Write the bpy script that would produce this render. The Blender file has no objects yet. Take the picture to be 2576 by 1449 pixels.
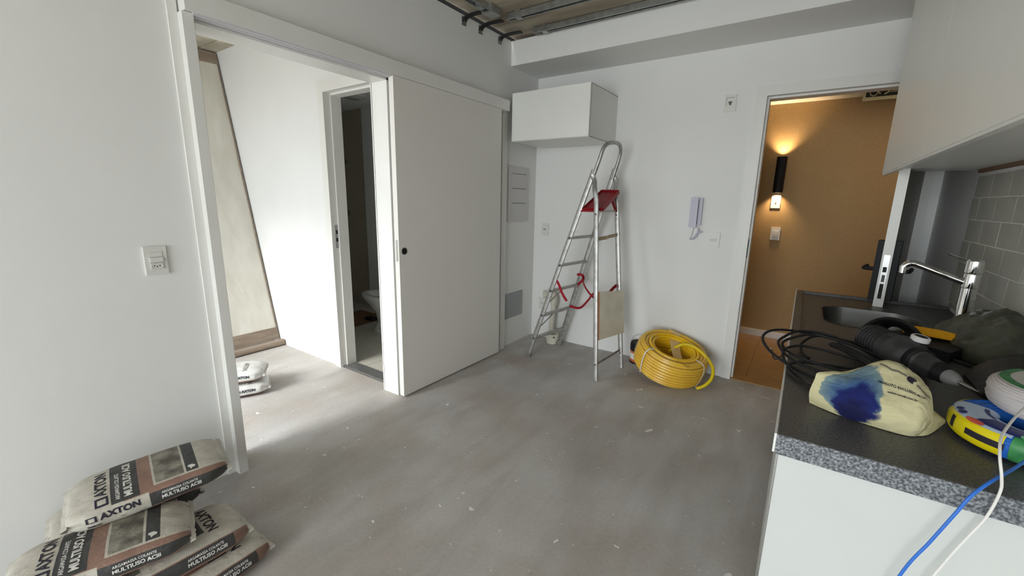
import bpy, bmesh, math, random
from mathutils import Vector, Matrix, noise
from mathutils.geometry import interpolate_bezier
random.seed(4)
PI = math.pi
C = bpy.context.scene.collection
sc = bpy.context.scene

# ------------------------------------------------------------------ camera
cam_d = bpy.data.cameras.new('camera')
cam = bpy.data.objects.new('camera', cam_d)
C.objects.link(cam)
yaw, pit, rol = math.radians(34.378), math.radians(-11.825), math.radians(1.124)
fwd = Vector((-math.sin(yaw) * math.cos(pit), math.cos(yaw) * math.cos(pit), math.sin(pit)))
rt = Vector((math.cos(yaw), math.sin(yaw), 0))
up = rt.cross(fwd)
r2 = math.cos(rol) * rt + math.sin(rol) * up
u2 = -math.sin(rol) * rt + math.cos(rol) * up
M = Matrix((r2, u2, -fwd)).transposed().to_4x4()
M.translation = Vector((2.2257, -3.6271, 1.3769))
cam.matrix_world = M
cam_d.sensor_width = 36
cam_d.lens = 1061.18 * 36 / 2576
cam_d.clip_start = 0.02
sc.camera = cam

# ------------------------------------------------------------------ light
sc.view_settings.view_transform = 'Standard'
sc.view_settings.look = 'None'
sc.view_settings.gamma = 1
sc.view_settings.use_curve_mapping = False
sc.view_settings.exposure = 0.90
w = bpy.data.worlds.new('world'); sc.world = w
w.use_nodes = True
SKY = 3.6
_N, _L = w.node_tree.nodes, w.node_tree.links
_tc = _N.new('ShaderNodeTexCoord'); _sx = _N.new('ShaderNodeSeparateXYZ'); _L.new(_tc.outputs['Generated'], _sx.inputs[0])
_mr = _N.new('ShaderNodeMapRange'); _mr.inputs[1].default_value = -1; _mr.inputs[2].default_value = 1; _L.new(_sx.outputs[2], _mr.inputs[0])
_cr = _N.new('ShaderNodeValToRGB'); _e = _cr.color_ramp.elements
_e[0].position = 0.0; _e[0].color = (0.16, 0.16, 0.155, 1)
_e[1].position = 1.0; _e[1].color = (0.80, 0.90, 1.0, 1)
_x = _e.new(0.48); _x.color = (0.22, 0.22, 0.215, 1)
_x = _e.new(0.53); _x.color = (0.70, 0.76, 0.80, 1)
_L.new(_mr.outputs[0], _cr.inputs[0]); _L.new(_cr.outputs[0], _N['Background'].inputs[0])
_N['Background'].inputs[1].default_value = SKY


def area(name, loc, rot, sx, sy, energy, color, spread=PI):
    l = bpy.data.lights.new(name, 'AREA')
    l.shape = 'RECTANGLE'; l.size = sx; l.size_y = sy; l.energy = energy; l.color = color
    l.spread = spread
    o = bpy.data.objects.new(name, l); C.objects.link(o)
    o.location = loc; o.rotation_euler = rot
    return o


# daylight comes from the sky through the two windows behind the camera; portals only guide the sampling, added area lamps outside both windows boost the daylight
for nm, x0, x1, z0, z1 in (('window_portal_main', 0.45, 2.80, 0.12, 2.42), ('window_portal_bedroom', -2.5, -0.14, 0.05, 2.45)):
    o = area(nm, ((x0 + x1) / 2, -7.77 if x0 > 0 else -4.52, (z0 + z1) / 2), (math.radians(90), 0, 0), x1 - x0, z1 - z0, 1, (1, 1, 1))
    o.data.cycles.is_portal = True
area('window_fill_main', (1.5, -7.8, 1.35), (math.radians(90), 0, 0), 2.5, 2.2, 68, (0.90, 0.965, 1.0))  # added area lamp, lifts the main room beyond the sky's light
area('window_fill_bedroom', (-1.32, -4.56, 1.35), (math.radians(84), 0, 0), 2.3, 2.2, 6, (0.97, 0.985, 1.0))  # added area lamp, brightens the bedroom on top of the sky
# hazy low sun: travels +y, a little +x, dips about 32 degrees
sl = bpy.data.lights.new('hazy_sun', 'SUN'); sl.energy = 1.95; sl.angle = math.radians(22); sl.color = (1.0, 0.985, 0.96)
so = bpy.data.objects.new('hazy_sun', sl); C.objects.link(so)
so.rotation_euler = Vector((0.10, 1.0, -0.62)).to_track_quat('-Z', 'Y').to_euler()
# unseen lamp added as dim warm ambient light for the corridor
area('corridor_fill', (3.2, 0.75, 2.3), (0, 0, 0), 0.25, 0.25, 2.4, (1.0, 0.80, 0.58))


# ------------------------------------------------------------------ materials
MATS = {}


def mat(name, col, rough=0.6, metal=0.0, col2=None, scale=8.0, mix=1.0, bump=0.0, bscale=60.0, detail=4,
        contrast=(0.35, 0.65), spec=0.5, stretch=(1, 1, 1), emit=None, alpha=1.0, trans=0.0, coat=0.0):
    m = bpy.data.materials.new(name); m.use_nodes = True
    nt = m.node_tree; N = nt.nodes; L = nt.links
    b = N['Principled BSDF']
    b.inputs['Base Color'].default_value = (*col, 1)
    b.inputs['Roughness'].default_value = rough
    b.inputs['Metallic'].default_value = metal
    b.inputs['Specular IOR Level'].default_value = spec
    b.inputs['Alpha'].default_value = alpha
    b.inputs['Transmission Weight'].default_value = trans
    b.inputs['Coat Weight'].default_value = coat
    tc = N.new('ShaderNodeTexCoord'); mp = N.new('ShaderNodeMapping')
    mp.inputs['Scale'].default_value = stretch
    L.new(tc.outputs['Object'], mp.inputs['Vector'])
    if col2:
        n = N.new('ShaderNodeTexNoise'); n.inputs['Scale'].default_value = scale
        n.inputs['Detail'].default_value = detail
        L.new(mp.outputs[0], n.inputs['Vector'])
        r = N.new('ShaderNodeValToRGB')
        r.color_ramp.elements[0].position = contrast[0]; r.color_ramp.elements[1].position = contrast[1]
        r.color_ramp.elements[0].color = (*col, 1); r.color_ramp.elements[1].color = (*col2, 1)
        L.new(n.outputs['Fac'], r.inputs[0]); L.new(r.outputs[0], b.inputs['Base Color'])
    if bump:
        n2 = N.new('ShaderNodeTexNoise'); n2.inputs['Scale'].default_value = bscale
        n2.inputs['Detail'].default_value = 5
        L.new(mp.outputs[0], n2.inputs['Vector'])
        bp = N.new('ShaderNodeBump'); bp.inputs['Strength'].default_value = bump
        bp.inputs['Distance'].default_value = 0.004
        L.new(n2.outputs['Fac'], bp.inputs['Height']); L.new(bp.outputs[0], b.inputs['Normal'])
    if emit:
        b.inputs['Emission Color'].default_value = (*emit[0], 1)
        b.inputs['Emission Strength'].default_value = emit[1]
    MATS[name] = m
    return m


def s2l(r, g, b):
    f = lambda c: (c / 255 / 12.92) if c / 255 <= 0.04045 else ((c / 255 + 0.055) / 1.055) ** 2.4
    return (f(r), f(g), f(b))


WALL = mat('wall_paint', (0.805, 0.80, 0.78), 0.85, col2=(0.83, 0.825, 0.805), scale=1.6, bump=0.05, bscale=220, spec=0.2)
BWALL = mat('bedroom_paint', (0.80, 0.80, 0.79), 0.85, col2=(0.83, 0.83, 0.82), scale=2, spec=0.2)
TRIM = mat('trim_lacquer', (0.80, 0.79, 0.76), 0.38, col2=(0.77, 0.76, 0.72), scale=2.5, spec=0.4)
DOORM = mat('door_lacquer', (0.77, 0.745, 0.695), 0.45, col2=(0.79, 0.765, 0.72), scale=1.2, spec=0.4)
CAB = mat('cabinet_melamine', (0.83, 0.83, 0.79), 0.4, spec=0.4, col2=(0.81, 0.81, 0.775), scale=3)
CABB = mat('cabinet_melamine_darkened', (0.61, 0.63, 0.605), 0.4, spec=0.4, col2=(0.59, 0.61, 0.59), scale=3)  # cabinet melamine darkened here, lighter above, to offset uneven window light
CABE = mat('cabinet_raw_edge', s2l(120, 95, 75), 0.8)
SHADOWGAP = mat('dark_joint', (0.02, 0.018, 0.015), 0.9)
CEIL = mat('raw_slab', s2l(150, 139, 123), 0.95, col2=s2l(188, 177, 158), scale=3.2, bump=0.5, bscale=14, stretch=(0.5, 2.5, 1), spec=0.1)
CEILB = mat('raw_slab_bedroom', s2l(176, 168, 150), 0.95, col2=s2l(205, 198, 180), scale=7, bump=0.4, bscale=18, spec=0.1)
CHROME = mat('chrome', (0.82, 0.83, 0.84), 0.07, 1.0)
STEEL = mat('brushed_steel', (0.42, 0.42, 0.41), 0.33, 1.0)
BOWL = mat('dark_sink_steel', (0.17, 0.17, 0.165), 0.42, 1.0)
GALV = mat('galvanised_steel', (0.50, 0.51, 0.50), 0.38, 0.9, col2=(0.36, 0.37, 0.36), scale=22)
ALU = mat('worn_aluminium', (0.46, 0.455, 0.44), 0.42, 0.8, col2=(0.34, 0.33, 0.31), scale=20, contrast=(0.42, 0.68))
BLACK = mat('black_plastic', (0.009, 0.009, 0.010), 0.6, spec=0.3)
BLACKR = mat('black_rubber', (0.011, 0.011, 0.012), 0.6, bump=0.15, bscale=90, spec=0.35)
GREYP = mat('grey_tool_casing', (0.022, 0.022, 0.024), 0.5, col2=(0.05, 0.05, 0.053), scale=30)
RED = mat('red_plastic', s2l(150, 14, 28), 0.42, col2=s2l(122, 12, 22), scale=14)
REDW = mat('red_webbing', s2l(160, 18, 34), 0.8, bump=0.4, bscale=300)
YEL = mat('yellow_hose', s2l(244, 200, 34), 0.3, col2=s2l(238, 186, 28), scale=12)
YELB = mat('yellow_hose_bare', s2l(228, 200, 20), 0.4)
YTWINE = mat('yellow_cord', s2l(240, 172, 10), 0.8, bump=0.8, bscale=120, stretch=(6, 0.6, 3))
FILM = mat('stretch_film', (0.85, 0.80, 0.74), 0.28, alpha=0.42, spec=0.6, bump=0.4, bscale=40)
WSTRAP = mat('white_strap', (0.80, 0.78, 0.74), 0.5)
PLATE = mat('white_plastic', (0.72, 0.715, 0.67), 0.4)
PLATEG = mat('grey_plastic', s2l(206, 203, 202), 0.45)
PHONE = mat('intercom_plastic', s2l(190, 186, 202), 0.4)
TAN = mat('corridor_wallcover', s2l(172, 144, 104), 0.8, col2=s2l(182, 154, 113), scale=150, bump=0.15, bscale=260, spec=0.15)
WOOD = mat('raw_timber', s2l(158, 142, 126), 0.85, col2=s2l(138, 121, 106), scale=6, stretch=(8, 1, 8), bump=0.3, bscale=60)
PANEL = mat('plastic_wrapped_board', s2l(226, 223, 212), 0.5, col2=s2l(214, 210, 198), scale=4, bump=0.35, bscale=6, stretch=(1, 2.5, 0.8))
PLY = mat('dusty_board', s2l(236, 232, 216), 0.85, col2=s2l(222, 217, 199), scale=9, bump=0.2, bscale=40)
PVC = mat('pvc_pipe', s2l(214, 209, 194), 0.45)
BTILE = mat('bath_floor_tile', s2l(196, 192, 180), 0.4, col2=s2l(188, 184, 171), scale=5)
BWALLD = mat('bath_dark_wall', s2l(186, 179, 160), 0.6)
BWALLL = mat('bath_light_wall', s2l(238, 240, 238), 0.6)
CERAM = mat('white_ceramic', (0.75, 0.75, 0.73), 0.12, coat=0.5)
STONE = mat('dark_sill_stone', s2l(92, 92, 90), 0.4, col2=s2l(104, 104, 102), scale=40)
CTILE = mat('corridor_tile', s2l(176, 140, 92), 0.35, col2=s2l(164, 128, 84), scale=7)
TILE = mat('glazed_grey_tile', s2l(196, 193, 184), 0.22, col2=s2l(188, 186, 177), scale=6)
GROUT = mat('grout', s2l(232, 230, 220), 0.9)
CARD = mat('brown_cardboard', s2l(120, 88, 58), 0.9)
CLOTH = mat('cream_cotton', s2l(204, 197, 156), 0.9, bump=0.5, bscale=40)
OLIVE = mat('olive_plastic_bag', s2l(74, 76, 60), 0.45, col2=s2l(54, 56, 46), scale=9, bump=0.7, bscale=22)
BAGBLK = mat('black_bag', (0.012, 0.012, 0.012), 0.5, bump=0.5, bscale=30)
LBLUE = mat('pale_blue_label', s2l(190, 208, 232), 0.3)
LYEL = mat('yellow_label', s2l(232, 214, 20), 0.35)
LNAVY = mat('navy_print', s2l(22, 36, 110), 0.4)
LRED = mat('coral_print', s2l(205, 92, 72), 0.4)
LGRN = mat('green_print', s2l(40, 120, 60), 0.35, col2=s2l(70, 150, 90), scale=30)
WWIRE = mat('white_cable', s2l(222, 215, 215), 0.45, bump=0.5, bscale=20, stretch=(1, 1, 30))
BWIRE = mat('blue_cable', s2l(42, 110, 205), 0.4)
INKD = mat('dark_ink', s2l(34, 30, 46), 0.7)
INKW = mat('white_ink', s2l(222, 220, 214), 0.7)
INKG = mat('faint_grey_ink', s2l(112, 106, 96), 0.8)
ORANGE = mat('orange_label', s2l(214, 110, 60), 0.5)
LAMPG = mat('warm_lamp_glass', (1, 0.8, 0.5), 0.4, emit=((1.0, 0.72, 0.36), 6.0))
PAPER = mat('bag_paper_white', s2l(196, 192, 182), 0.75, bump=0.4, bscale=18)


def granite(nm, cs):
    m = bpy.data.materials.new(nm); m.use_nodes = True
    N = m.node_tree.nodes; L = m.node_tree.links; b = N['Principled BSDF']
    tc = N.new('ShaderNodeTexCoord')
    v = N.new('ShaderNodeTexNoise'); v.inputs['Scale'].default_value = 210; v.inputs['Detail'].default_value = 3
    L.new(tc.outputs['Object'], v.inputs['Vector'])
    r = N.new('ShaderNodeValToRGB'); e = r.color_ramp.elements
    e[0].position = 0.36; e[0].color = (*s2l(*cs[0]), 1)
    e[1].position = 0.66; e[1].color = (*s2l(*cs[2]), 1)
    x = r.color_ramp.elements.new(0.5); x.color = (*s2l(*cs[1]), 1)
    L.new(v.outputs['Fac'], r.inputs[0]); L.new(r.outputs[0], b.inputs['Base Color'])
    b.inputs['Roughness'].default_value = 0.42
    return m


GRAN = granite('grey_granite', ((62, 65, 71), (104, 108, 113), (150, 154, 158)))
GRANT = granite('grey_granite_honed', ((62, 61, 60), (80, 79, 78), (102, 101, 99)))


def concrete():
    m = bpy.data.materials.new('concrete_screed'); m.use_nodes = True
    nt = m.node_tree; N = nt.nodes; L = nt.links; b = N['Principled BSDF']
    tc = N.new('ShaderNodeTexCoord')

    def noi(scale, detail, stretch=(1, 1, 1), rot=0, dist=0):
        mp = N.new('ShaderNodeMapping'); mp.inputs['Scale'].default_value = stretch
        mp.inputs['Rotation'].default_value = (0, 0, rot)
        L.new(tc.outputs['Object'], mp.inputs['Vector'])
        n = N.new('ShaderNodeTexNoise'); n.inputs['Scale'].default_value = scale; n.inputs['Detail'].default_value = detail
        n.inputs['Distortion'].default_value = dist
        L.new(mp.outputs[0], n.inputs['Vector']); return n

    def ramp(src, stops):
        r = N.new('ShaderNodeValToRGB'); e = r.color_ramp.elements
        e[0].position = stops[0][0]; e[0].color = (*stops[0][1], 1)
        e[1].position = stops[-1][0]; e[1].color = (*stops[-1][1], 1)
        for p, c in stops[1:-1]:
            x = e.new(p); x.color = (*c, 1)
        L.new(src, r.inputs[0]); return r

    def mix(fac, a, bb, mode='MIX'):
        x = N.new('ShaderNodeMix'); x.data_type = 'RGBA'; x.blend_type = mode
        if isinstance(fac, float): x.inputs[0].default_value = fac
        else: L.new(fac, x.inputs[0])
        for i, s in ((6, a), (7, bb)):
            if isinstance(s, tuple): x.inputs[i].default_value = (*s, 1)
            else: L.new(s, x.inputs[i])
        return x.outputs[2]
    base = ramp(noi(1.3, 6).outputs['Fac'], [(0.3, s2l(172, 168, 162)), (0.5, s2l(188, 185, 181)), (0.72, s2l(204, 202, 200))])
    streak = ramp(noi(7, 5, (1, 0.22, 1), 0.5, 0.6).outputs['Fac'], [(0.35, (0.84, 0.82, 0.80)), (0.6, (1, 1, 1)), (0.8, (1.06, 1.06, 1.06))])
    c = mix(0.8, base.outputs[0], streak.outputs[0], 'MULTIPLY')
    brown = ramp(noi(1.9, 4, rot=1.0).outputs['Fac'], [(0.50, (0, 0, 0)), (0.68, (0.5, 0.5, 0.5))])
    c = mix(brown.outputs[0], c, s2l(168, 154, 142))
    fine = ramp(noi(60, 6).outputs['Fac'], [(0.3, (0.90, 0.90, 0.90)), (0.7, (1.06, 1.06, 1.06))])
    c = mix(0.7, c, fine.outputs[0], 'MULTIPLY')
    # paint drips: white specks of uneven size
    for sc_, lo, hi in ((11, 0.752, 0.765), (30, 0.745, 0.76)):
        s = ramp(noi(sc_, 1.5, rot=0.3 * sc_, dist=0.8).outputs['Fac'], [(lo, (0, 0, 0)), (hi, (1, 1, 1))])
        c = mix(s.outputs[0], c, s2l(236, 234, 230))
    v = N.new('ShaderNodeTexVoronoi'); v.inputs['Scale'].default_value = 9.0
    wv = N.new('ShaderNodeVectorMath'); wv.operation = 'MULTIPLY_ADD'; L.new(noi(22, 3).outputs['Color'], wv.inputs[0]); wv.inputs[1].default_value = (.05, .05, 0); L.new(tc.outputs['Object'], wv.inputs[2]); L.new(wv.outputs[0], v.inputs['Vector'])
    sp = ramp(v.outputs['Distance'], [(0.028, (1, 1, 1)), (0.045, (0, 0, 0))])
    keep = ramp(noi(1.1, 2, rot=2).outputs['Fac'], [(0.40, (0, 0, 0)), (0.46, (1, 1, 1))])
    f = mix(1.0, sp.outputs[0], keep.outputs[0], 'MULTIPLY')
    c = mix(f, c, s2l(234, 231, 226))
    L.new(c, b.inputs['Base Color'])
    b.inputs['Roughness'].default_value = 0.72
    b.inputs['Specular IOR Level'].default_value = 0.3
    bp = N.new('ShaderNodeBump'); bp.inputs['Strength'].default_value = 0.25; bp.inputs['Distance'].default_value = 0.01
    L.new(noi(9, 8, (1, 0.4, 1), 0.5).outputs['Fac'], bp.inputs['Height']); L.new(bp.outputs[0], b.inputs['Normal'])
    return m


CONC = concrete()

# ------------------------------------------------------------------ mesh helpers


def bx(bm, x0, x1, y0, y1, z0, z1):
    vs = [bm.verts.new((x, y, z)) for x in (x0, x1) for y in (y0, y1) for z in (z0, z1)]
    for f in ((0, 1, 3, 2), (4, 6, 7, 5), (0, 4, 5, 1), (2, 3, 7, 6), (0, 2, 6, 4), (1, 5, 7, 3)):
        bm.faces.new([vs[i] for i in f])
    return vs


def bevel(bm, w=0.002, seg=2):
    bmesh.ops.bevel(bm, geom=[e for e in bm.edges if len(e.link_faces) == 2 and e.calc_face_angle(0) > 0.6],
                    offset=w, segments=seg, profile=0.5, affect='EDGES', clamp_overlap=True)


def box(x0, x1, y0, y1, z0, z1, bev=0.0, seg=2):
    bm = bmesh.new(); bx(bm, x0, x1, y0, y1, z0, z1)
    if bev: bevel(bm, bev, seg)
    return bm


def frames(pts, closed=False):
    n = len(pts); T = []
    for i in range(n):
        a = pts[(i - 1) % n] if (closed or i > 0) else pts[i]
        b = pts[(i + 1) % n] if (closed or i < n - 1) else pts[i]
        d = (b - a)
        T.append(d.normalized() if d.length > 1e-9 else Vector((0, 0, 1)))
    ref = Vector((0, 0, 1)) if abs(T[0].z) < 0.9 else Vector((1, 0, 0))
    U = (ref - T[0] * ref.dot(T[0])).normalized()
    out = []
    for t in T:
        U = (U - t * U.dot(t)).normalized()
        out.append((t, U, t.cross(U)))
    return out


def tube(bm, pts, r, seg=10, closed=False, caps=True, prof=None, fixed_up=None):
    """round (or prof-shaped) tube along points; r a number or list"""
    pts = [Vector(p) for p in pts]
    fr = frames(pts, closed); rings = []
    P = prof or [(math.cos(2 * PI * k / seg), math.sin(2 * PI * k / seg)) for k in range(seg)]
    for i, p in enumerate(pts):
        t, U, V = fr[i]
        if fixed_up is not None:
            fu = Vector(fixed_up); U = (fu - t * fu.dot(t)).normalized(); V = t.cross(U)
        rr = r[i] if isinstance(r, (list, tuple)) else r
        rings.append([bm.verts.new(p + (U * c + V * s) * rr) for c, s in P])
    m = len(P)
    for i in range(len(rings) - (0 if closed else 1)):
        A = rings[i]; B = rings[(i + 1) % len(rings)]
        for k in range(m):
            try: bm.faces.new((A[k], A[(k + 1) % m], B[(k + 1) % m], B[k]))
            except ValueError: pass
    if caps and not closed:
        bm.faces.new(rings[0][::-1]); bm.faces.new(rings[-1])
    return bm


def rectprof(a, b):
    return [(a, b), (-a, b), (-a, -b), (a, -b)]


def ovalprof(a, b, n=14, p=0.6):
    out = []
    for k in range(n):
        c, s = math.cos(2 * PI * k / n), math.sin(2 * PI * k / n)
        out.append((a * math.copysign(abs(c) ** p, c), b * math.copysign(abs(s) ** p, s)))
    return out


def smooth(pts, n=8, closed=False):
    """Catmull-Rom through points"""
    P = [Vector(p) for p in pts]; out = []; m = len(P)
    rng = m if closed else m - 1
    for i in range(rng):
        p0 = P[(i - 1) % m] if (closed or i > 0) else P[0]
        p1 = P[i]; p2 = P[(i + 1) % m]
        p3 = P[(i + 2) % m] if (closed or i + 2 < m) else P[-1]
        for k in range(n):
            t = k / n
            out.append(0.5 * ((2 * p1) + (p2 - p0) * t + (2 * p0 - 5 * p1 + 4 * p2 - p3) * t * t + (3 * p1 - p0 - 3 * p2 + p3) * t ** 3))
    if not closed: out.append(P[-1])
    return out


def lathe(bm, prof, seg=32, loc=(0, 0, 0), axis=None, sx=1, sy=1):
    """prof: list of (r, z)"""
    loc = Vector(loc)
    Q = Vector(axis).to_track_quat('Z', 'Y').to_matrix() if axis is not None else Matrix.Identity(3)
    rings = []
    for r, z in prof:
        if r < 1e-6: rings.append([bm.verts.new(loc + Q @ Vector((0, 0, z)))])
        else: rings.append([bm.verts.new(loc + Q @ Vector((r * sx * math.cos(2 * PI * k / seg), r * sy * math.sin(2 * PI * k / seg), z))) for k in range(seg)])
    for A, B in zip(rings, rings[1:]):
        for k in range(seg):
            a, b, c, d = A[k % len(A)], A[(k + 1) % seg % len(A)], B[(k + 1) % seg % len(B)], B[k % len(B)]
            f = []
            for v in (a, b, c, d):
                if v not in f: f.append(v)
            if len(f) > 2:
                try: bm.faces.new(f)
                except ValueError: pass
    return bm


def obj(name, bm, m, parent=None, sm=False, loc=None):
    bmesh.ops.recalc_face_normals(bm, faces=bm.faces)
    me = bpy.data.meshes.new(name); bm.to_mesh(me); bm.free()
    for mm in (m if isinstance(m, (list, tuple)) else [m]): me.materials.append(mm)
    if sm:
        me.shade_smooth()
        try: me.set_sharp_from_angle(angle=math.radians(sm if sm is not True else 40))
        except Exception: pass
    o = bpy.data.objects.new(name, me); C.objects.link(o)
    if loc is not None: o.location = loc
    if parent is not None:
        o.parent = parent
        if loc is None or True:
            o.matrix_parent_inverse = parent_matrix(parent).inverted()
    return o


def parent_matrix(o):
    m = Matrix.LocRotScale(o.location, o.rotation_euler, o.scale)
    return (parent_matrix(o.parent) @ o.matrix_parent_inverse @ m) if o.parent else m


def tag(o, label, cat, group=None, kind=None):
    o['label'] = label; o['category'] = cat
    if group: o['group'] = group
    if kind: o['kind'] = kind
    return o


def thing(name, label, cat, loc=(0, 0, 0), group=None):
    o = bpy.data.objects.new(name, None); C.objects.link(o)
    o.empty_display_size = 0.05
    o.location = loc
    return tag(o, label, cat, group)


def struct(name, bm, m, parent=None, sm=False):
    o = obj(name, bm, m, parent, sm)
    if parent is None: o['kind'] = 'structure'
    return o


def text_mesh(txt, size, align='LEFT', bold=0.0, spacing=1.0, ext=0.0):
    cu = bpy.data.curves.new('t', 'FONT'); cu.body = txt; cu.size = size; cu.align_x = align
    cu.align_y = 'CENTER'; cu.offset = bold; cu.space_character = spacing; cu.extrude = ext
    cu.resolution_u = 3
    o = bpy.data.objects.new('t', cu); C.objects.link(o)
    bpy.context.view_layer.update()
    me = bpy.data.meshes.new_from_object(o.evaluated_get(bpy.context.evaluated_depsgraph_get()))
    bpy.data.objects.remove(o); bpy.data.curves.remove(cu)
    bm = bmesh.new(); bm.from_mesh(me); bpy.data.meshes.remove(me)
    return bm


def densify(bm, maxlen):
    for _ in range(4):
        es = [e for e in bm.edges if e.calc_length() > maxlen]
        if not es: break
        bmesh.ops.subdivide_edges(bm, edges=es, cuts=1)
        bmesh.ops.triangulate(bm, faces=[f for f in bm.faces if len(f.verts) > 3])
    return bm


# ================================================================== STRUCTURE
XR = 2.871; ZW = 2.673; ZS = 2.70; WT = 0.14
OY0, OY1, OZ = -2.79, -1.77, 2.09          # opening in the left wall
YF = -4.35; YM = -7.6                                  # window wall behind the camera
# floors
struct('floor', box(-0.0, XR, YM, 0, -0.1, 0), CONC)
struct('floor_bedroom', box(-2.75, 0.0, YF, -1.711, -0.1, 0), CONC)
fb = struct('floor_bathroom', box(-2.95, -WT, -1.711, 0.05, -0.1, -0.012), GROUT)
k = 0
me = None
for i in range(5):
    for j in range(4):
        x0 = -2.94 + i * 0.58; y0 = -1.59 + j * 0.45
        if me is None:
            t0 = obj('tile', box(0, 0.576, 0, 0.446, -0.012, 0.004, 0.0015, 1), BTILE, fb); t0.location = (x0, y0, 0)
            me = t0.data
        else:
            t = bpy.data.objects.new('tile', me); C.objects.link(t); t.parent = fb; t.location = (x0, y0, 0)
fc = struct('floor_corridor', box(0.6, 5.2, 0.13, 1.49, -0.1, -0.01), GROUT)
me = None
for i in range(8):
    for j in range(2):
        x0 = 0.79 + i * 0.6; y0 = 0.135 + j * 0.68
        x0 -= 0.0
        if me is None:
            t0 = obj('tile', box(0, 0.598, 0, 0.678, -0.01, 0.001, 0.001, 1), CTILE, fc); t0.location = (x0, y0, 0)
            me = t0.data
        else:
            t = bpy.data.objects.new('tile', me); C.objects.link(t); t.parent = fc; t.location = (x0, y0, 0)
# left wall with the sliding door opening
bm = bmesh.new()
bx(bm, -WT, 0, YM, OY0, 0, ZW); bx(bm, -WT, 0, OY1, 0.14, 0, ZW); bx(bm, -WT, 0, OY0, OY1, OZ, ZW)
struct('wall_left', bm, WALL)
# back wall with entrance opening
DX0, DX1, DZ = 1.858, 2.785, 2.146
bm = bmesh.new()
bx(bm, 0, DX0, 0, 0.13, 0, ZW); bx(bm, DX1, XR + 0.12, 0, 0.13, 0, ZW); bx(bm, DX0, DX1, 0, 0.13, DZ, ZW)
struct('wall_back', bm, WALL)
struct('ceiling_beam', box(-0.002, XR, -0.451, 0, 2.482, ZW), WALL)
wr = struct('wall_right', box(XR, XR + 0.12, YM, 0, 0, ZW), WALL)
# window walls: bedroom and, further back, the main room
for k, (wl, a, b, yf, e0, e1) in enumerate((('wall_front', 0.45, 2.80, YM, -WT, XR + .12), ('wall_bedroom_front', -2.5, -0.14, YF, -2.87, -WT + .001))):
    bm = bmesh.new()
    bx(bm, e0, e1, yf - 0.15, yf, 0, 0.12); bx(bm, e0, e1, yf - 0.15, yf, 2.42, ZW)
    bx(bm, e0, a, yf - 0.15, yf, 0.12, 2.42)
    if e1 - b > .01: bx(bm, b, e1, yf - 0.15, yf, 0.12, 2.42)
    struct(wl, bm, WALL)
    bm = bmesh.new()
    m_ = (a + b) / 2
    for x0, x1, z0, z1 in ((a, a + .05, .12, 2.42), (b - .05, b, .12, 2.42), (m_ - .03, m_ + .03, .12, 2.42), (a, b, .12, .17), (a, b, 2.37, 2.42)):
        bx(bm, x0, x1, yf - 0.11, yf - 0.06, z0, z1)
    struct('window_%d' % (k + 1), bm, TRIM)
struct('ceiling', box(-0.0, XR + 0.12, YM - .15, 0.0, ZS, ZS + 0.1), CEIL)
# added unseen light blocker above the wall heads so that no sky shows through the joint at the slab
bm = bmesh.new()
bx(bm, -3.2, -WT + .02, YF - .15, 0.2, 2.68, 2.95); bx(bm, -.12, -.03, YM - .15, .14, ZW - .02, 2.8); bx(bm, -.12, XR + .12, .03, .14, ZW - .02, 2.8); bx(bm, XR + .03, XR + .12, YM - .15, .14, ZW - .02, 2.8)
bx(bm, -.12, XR + .12, YM - .15, YM - .05, ZW - .02, 2.8)
struct('ceiling_gap_blocker', bm, SHADOWGAP)
# bedroom
bm = bmesh.new()
BX0, BX1, BZ = -0.785, -0.125, 2.135
bx(bm, -2.95, BX0, -1.711, -1.59, 0, ZW); bx(bm, BX0, -WT, -1.711, -1.59, BZ, ZW)
struct('wall_bedroom_back', bm, BWALL)
struct('wall_bedroom_left', box(-2.87, -2.75, YF, -1.711, 0, ZW), BWALL)
bm = bmesh.new()
bx(bm, -2.87, -WT, YF - .15, -1.711 - 0.13, 2.645, 2.75)
bx(bm, -2.87, -WT, -1.711 - 0.125, -1.711, 2.637, 2.75)
struct('ceiling_bedroom', bm, CEILB)
# bathroom
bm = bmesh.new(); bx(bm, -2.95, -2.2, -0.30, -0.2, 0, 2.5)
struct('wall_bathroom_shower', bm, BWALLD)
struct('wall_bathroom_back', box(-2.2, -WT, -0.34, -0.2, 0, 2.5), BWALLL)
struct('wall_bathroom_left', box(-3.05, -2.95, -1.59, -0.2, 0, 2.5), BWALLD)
struct('ceiling_bathroom', box(-2.95, -WT, -1.59, -0.2, 2.39, 2.48), BWALLL)
# corridor
struct('wall_corridor', box(0.6, 5.2, 1.45, 1.55, 0, 2.7), TAN)
struct('wall_corridor_left', box(0.6, 0.7, 0.13, 1.45, 0, 2.7), TAN)
struct('wall_corridor_right', box(5.1, 5.2, 0.13, 1.45, 0, 2.7), TAN)
struct('wall_corridor_near', box(XR + 0.12, 5.2, 0.03, 0.13, 0, 2.7), TAN)
bm = bmesh.new(); bx(bm, 0.6, 5.2, 0.13, 1.45, 2.335, 2.7)
struct('ceiling_corridor', bm, BWALLL)
bm = box(0.6, 5.1, 1.436, 1.45, 0, 0.07, 0.002, 1)
struct('baseboard_corridor', bm, TRIM)

# trims round the sliding door opening
bm = box(0, 0.011, -2.872, -2.838, 0, 2.25, 0.002, 1); struct('trim_1', bm, TRIM)
bm = box(0, 0.054, -2.838, -2.798, 0, 2.096, 0.004, 2); struct('trim_2', bm, TRIM)
struct('trim_3', box(-0.001, 0.03, -0.60, -0.53, 0, 2.096, 0.009, 3), TRIM)
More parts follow.
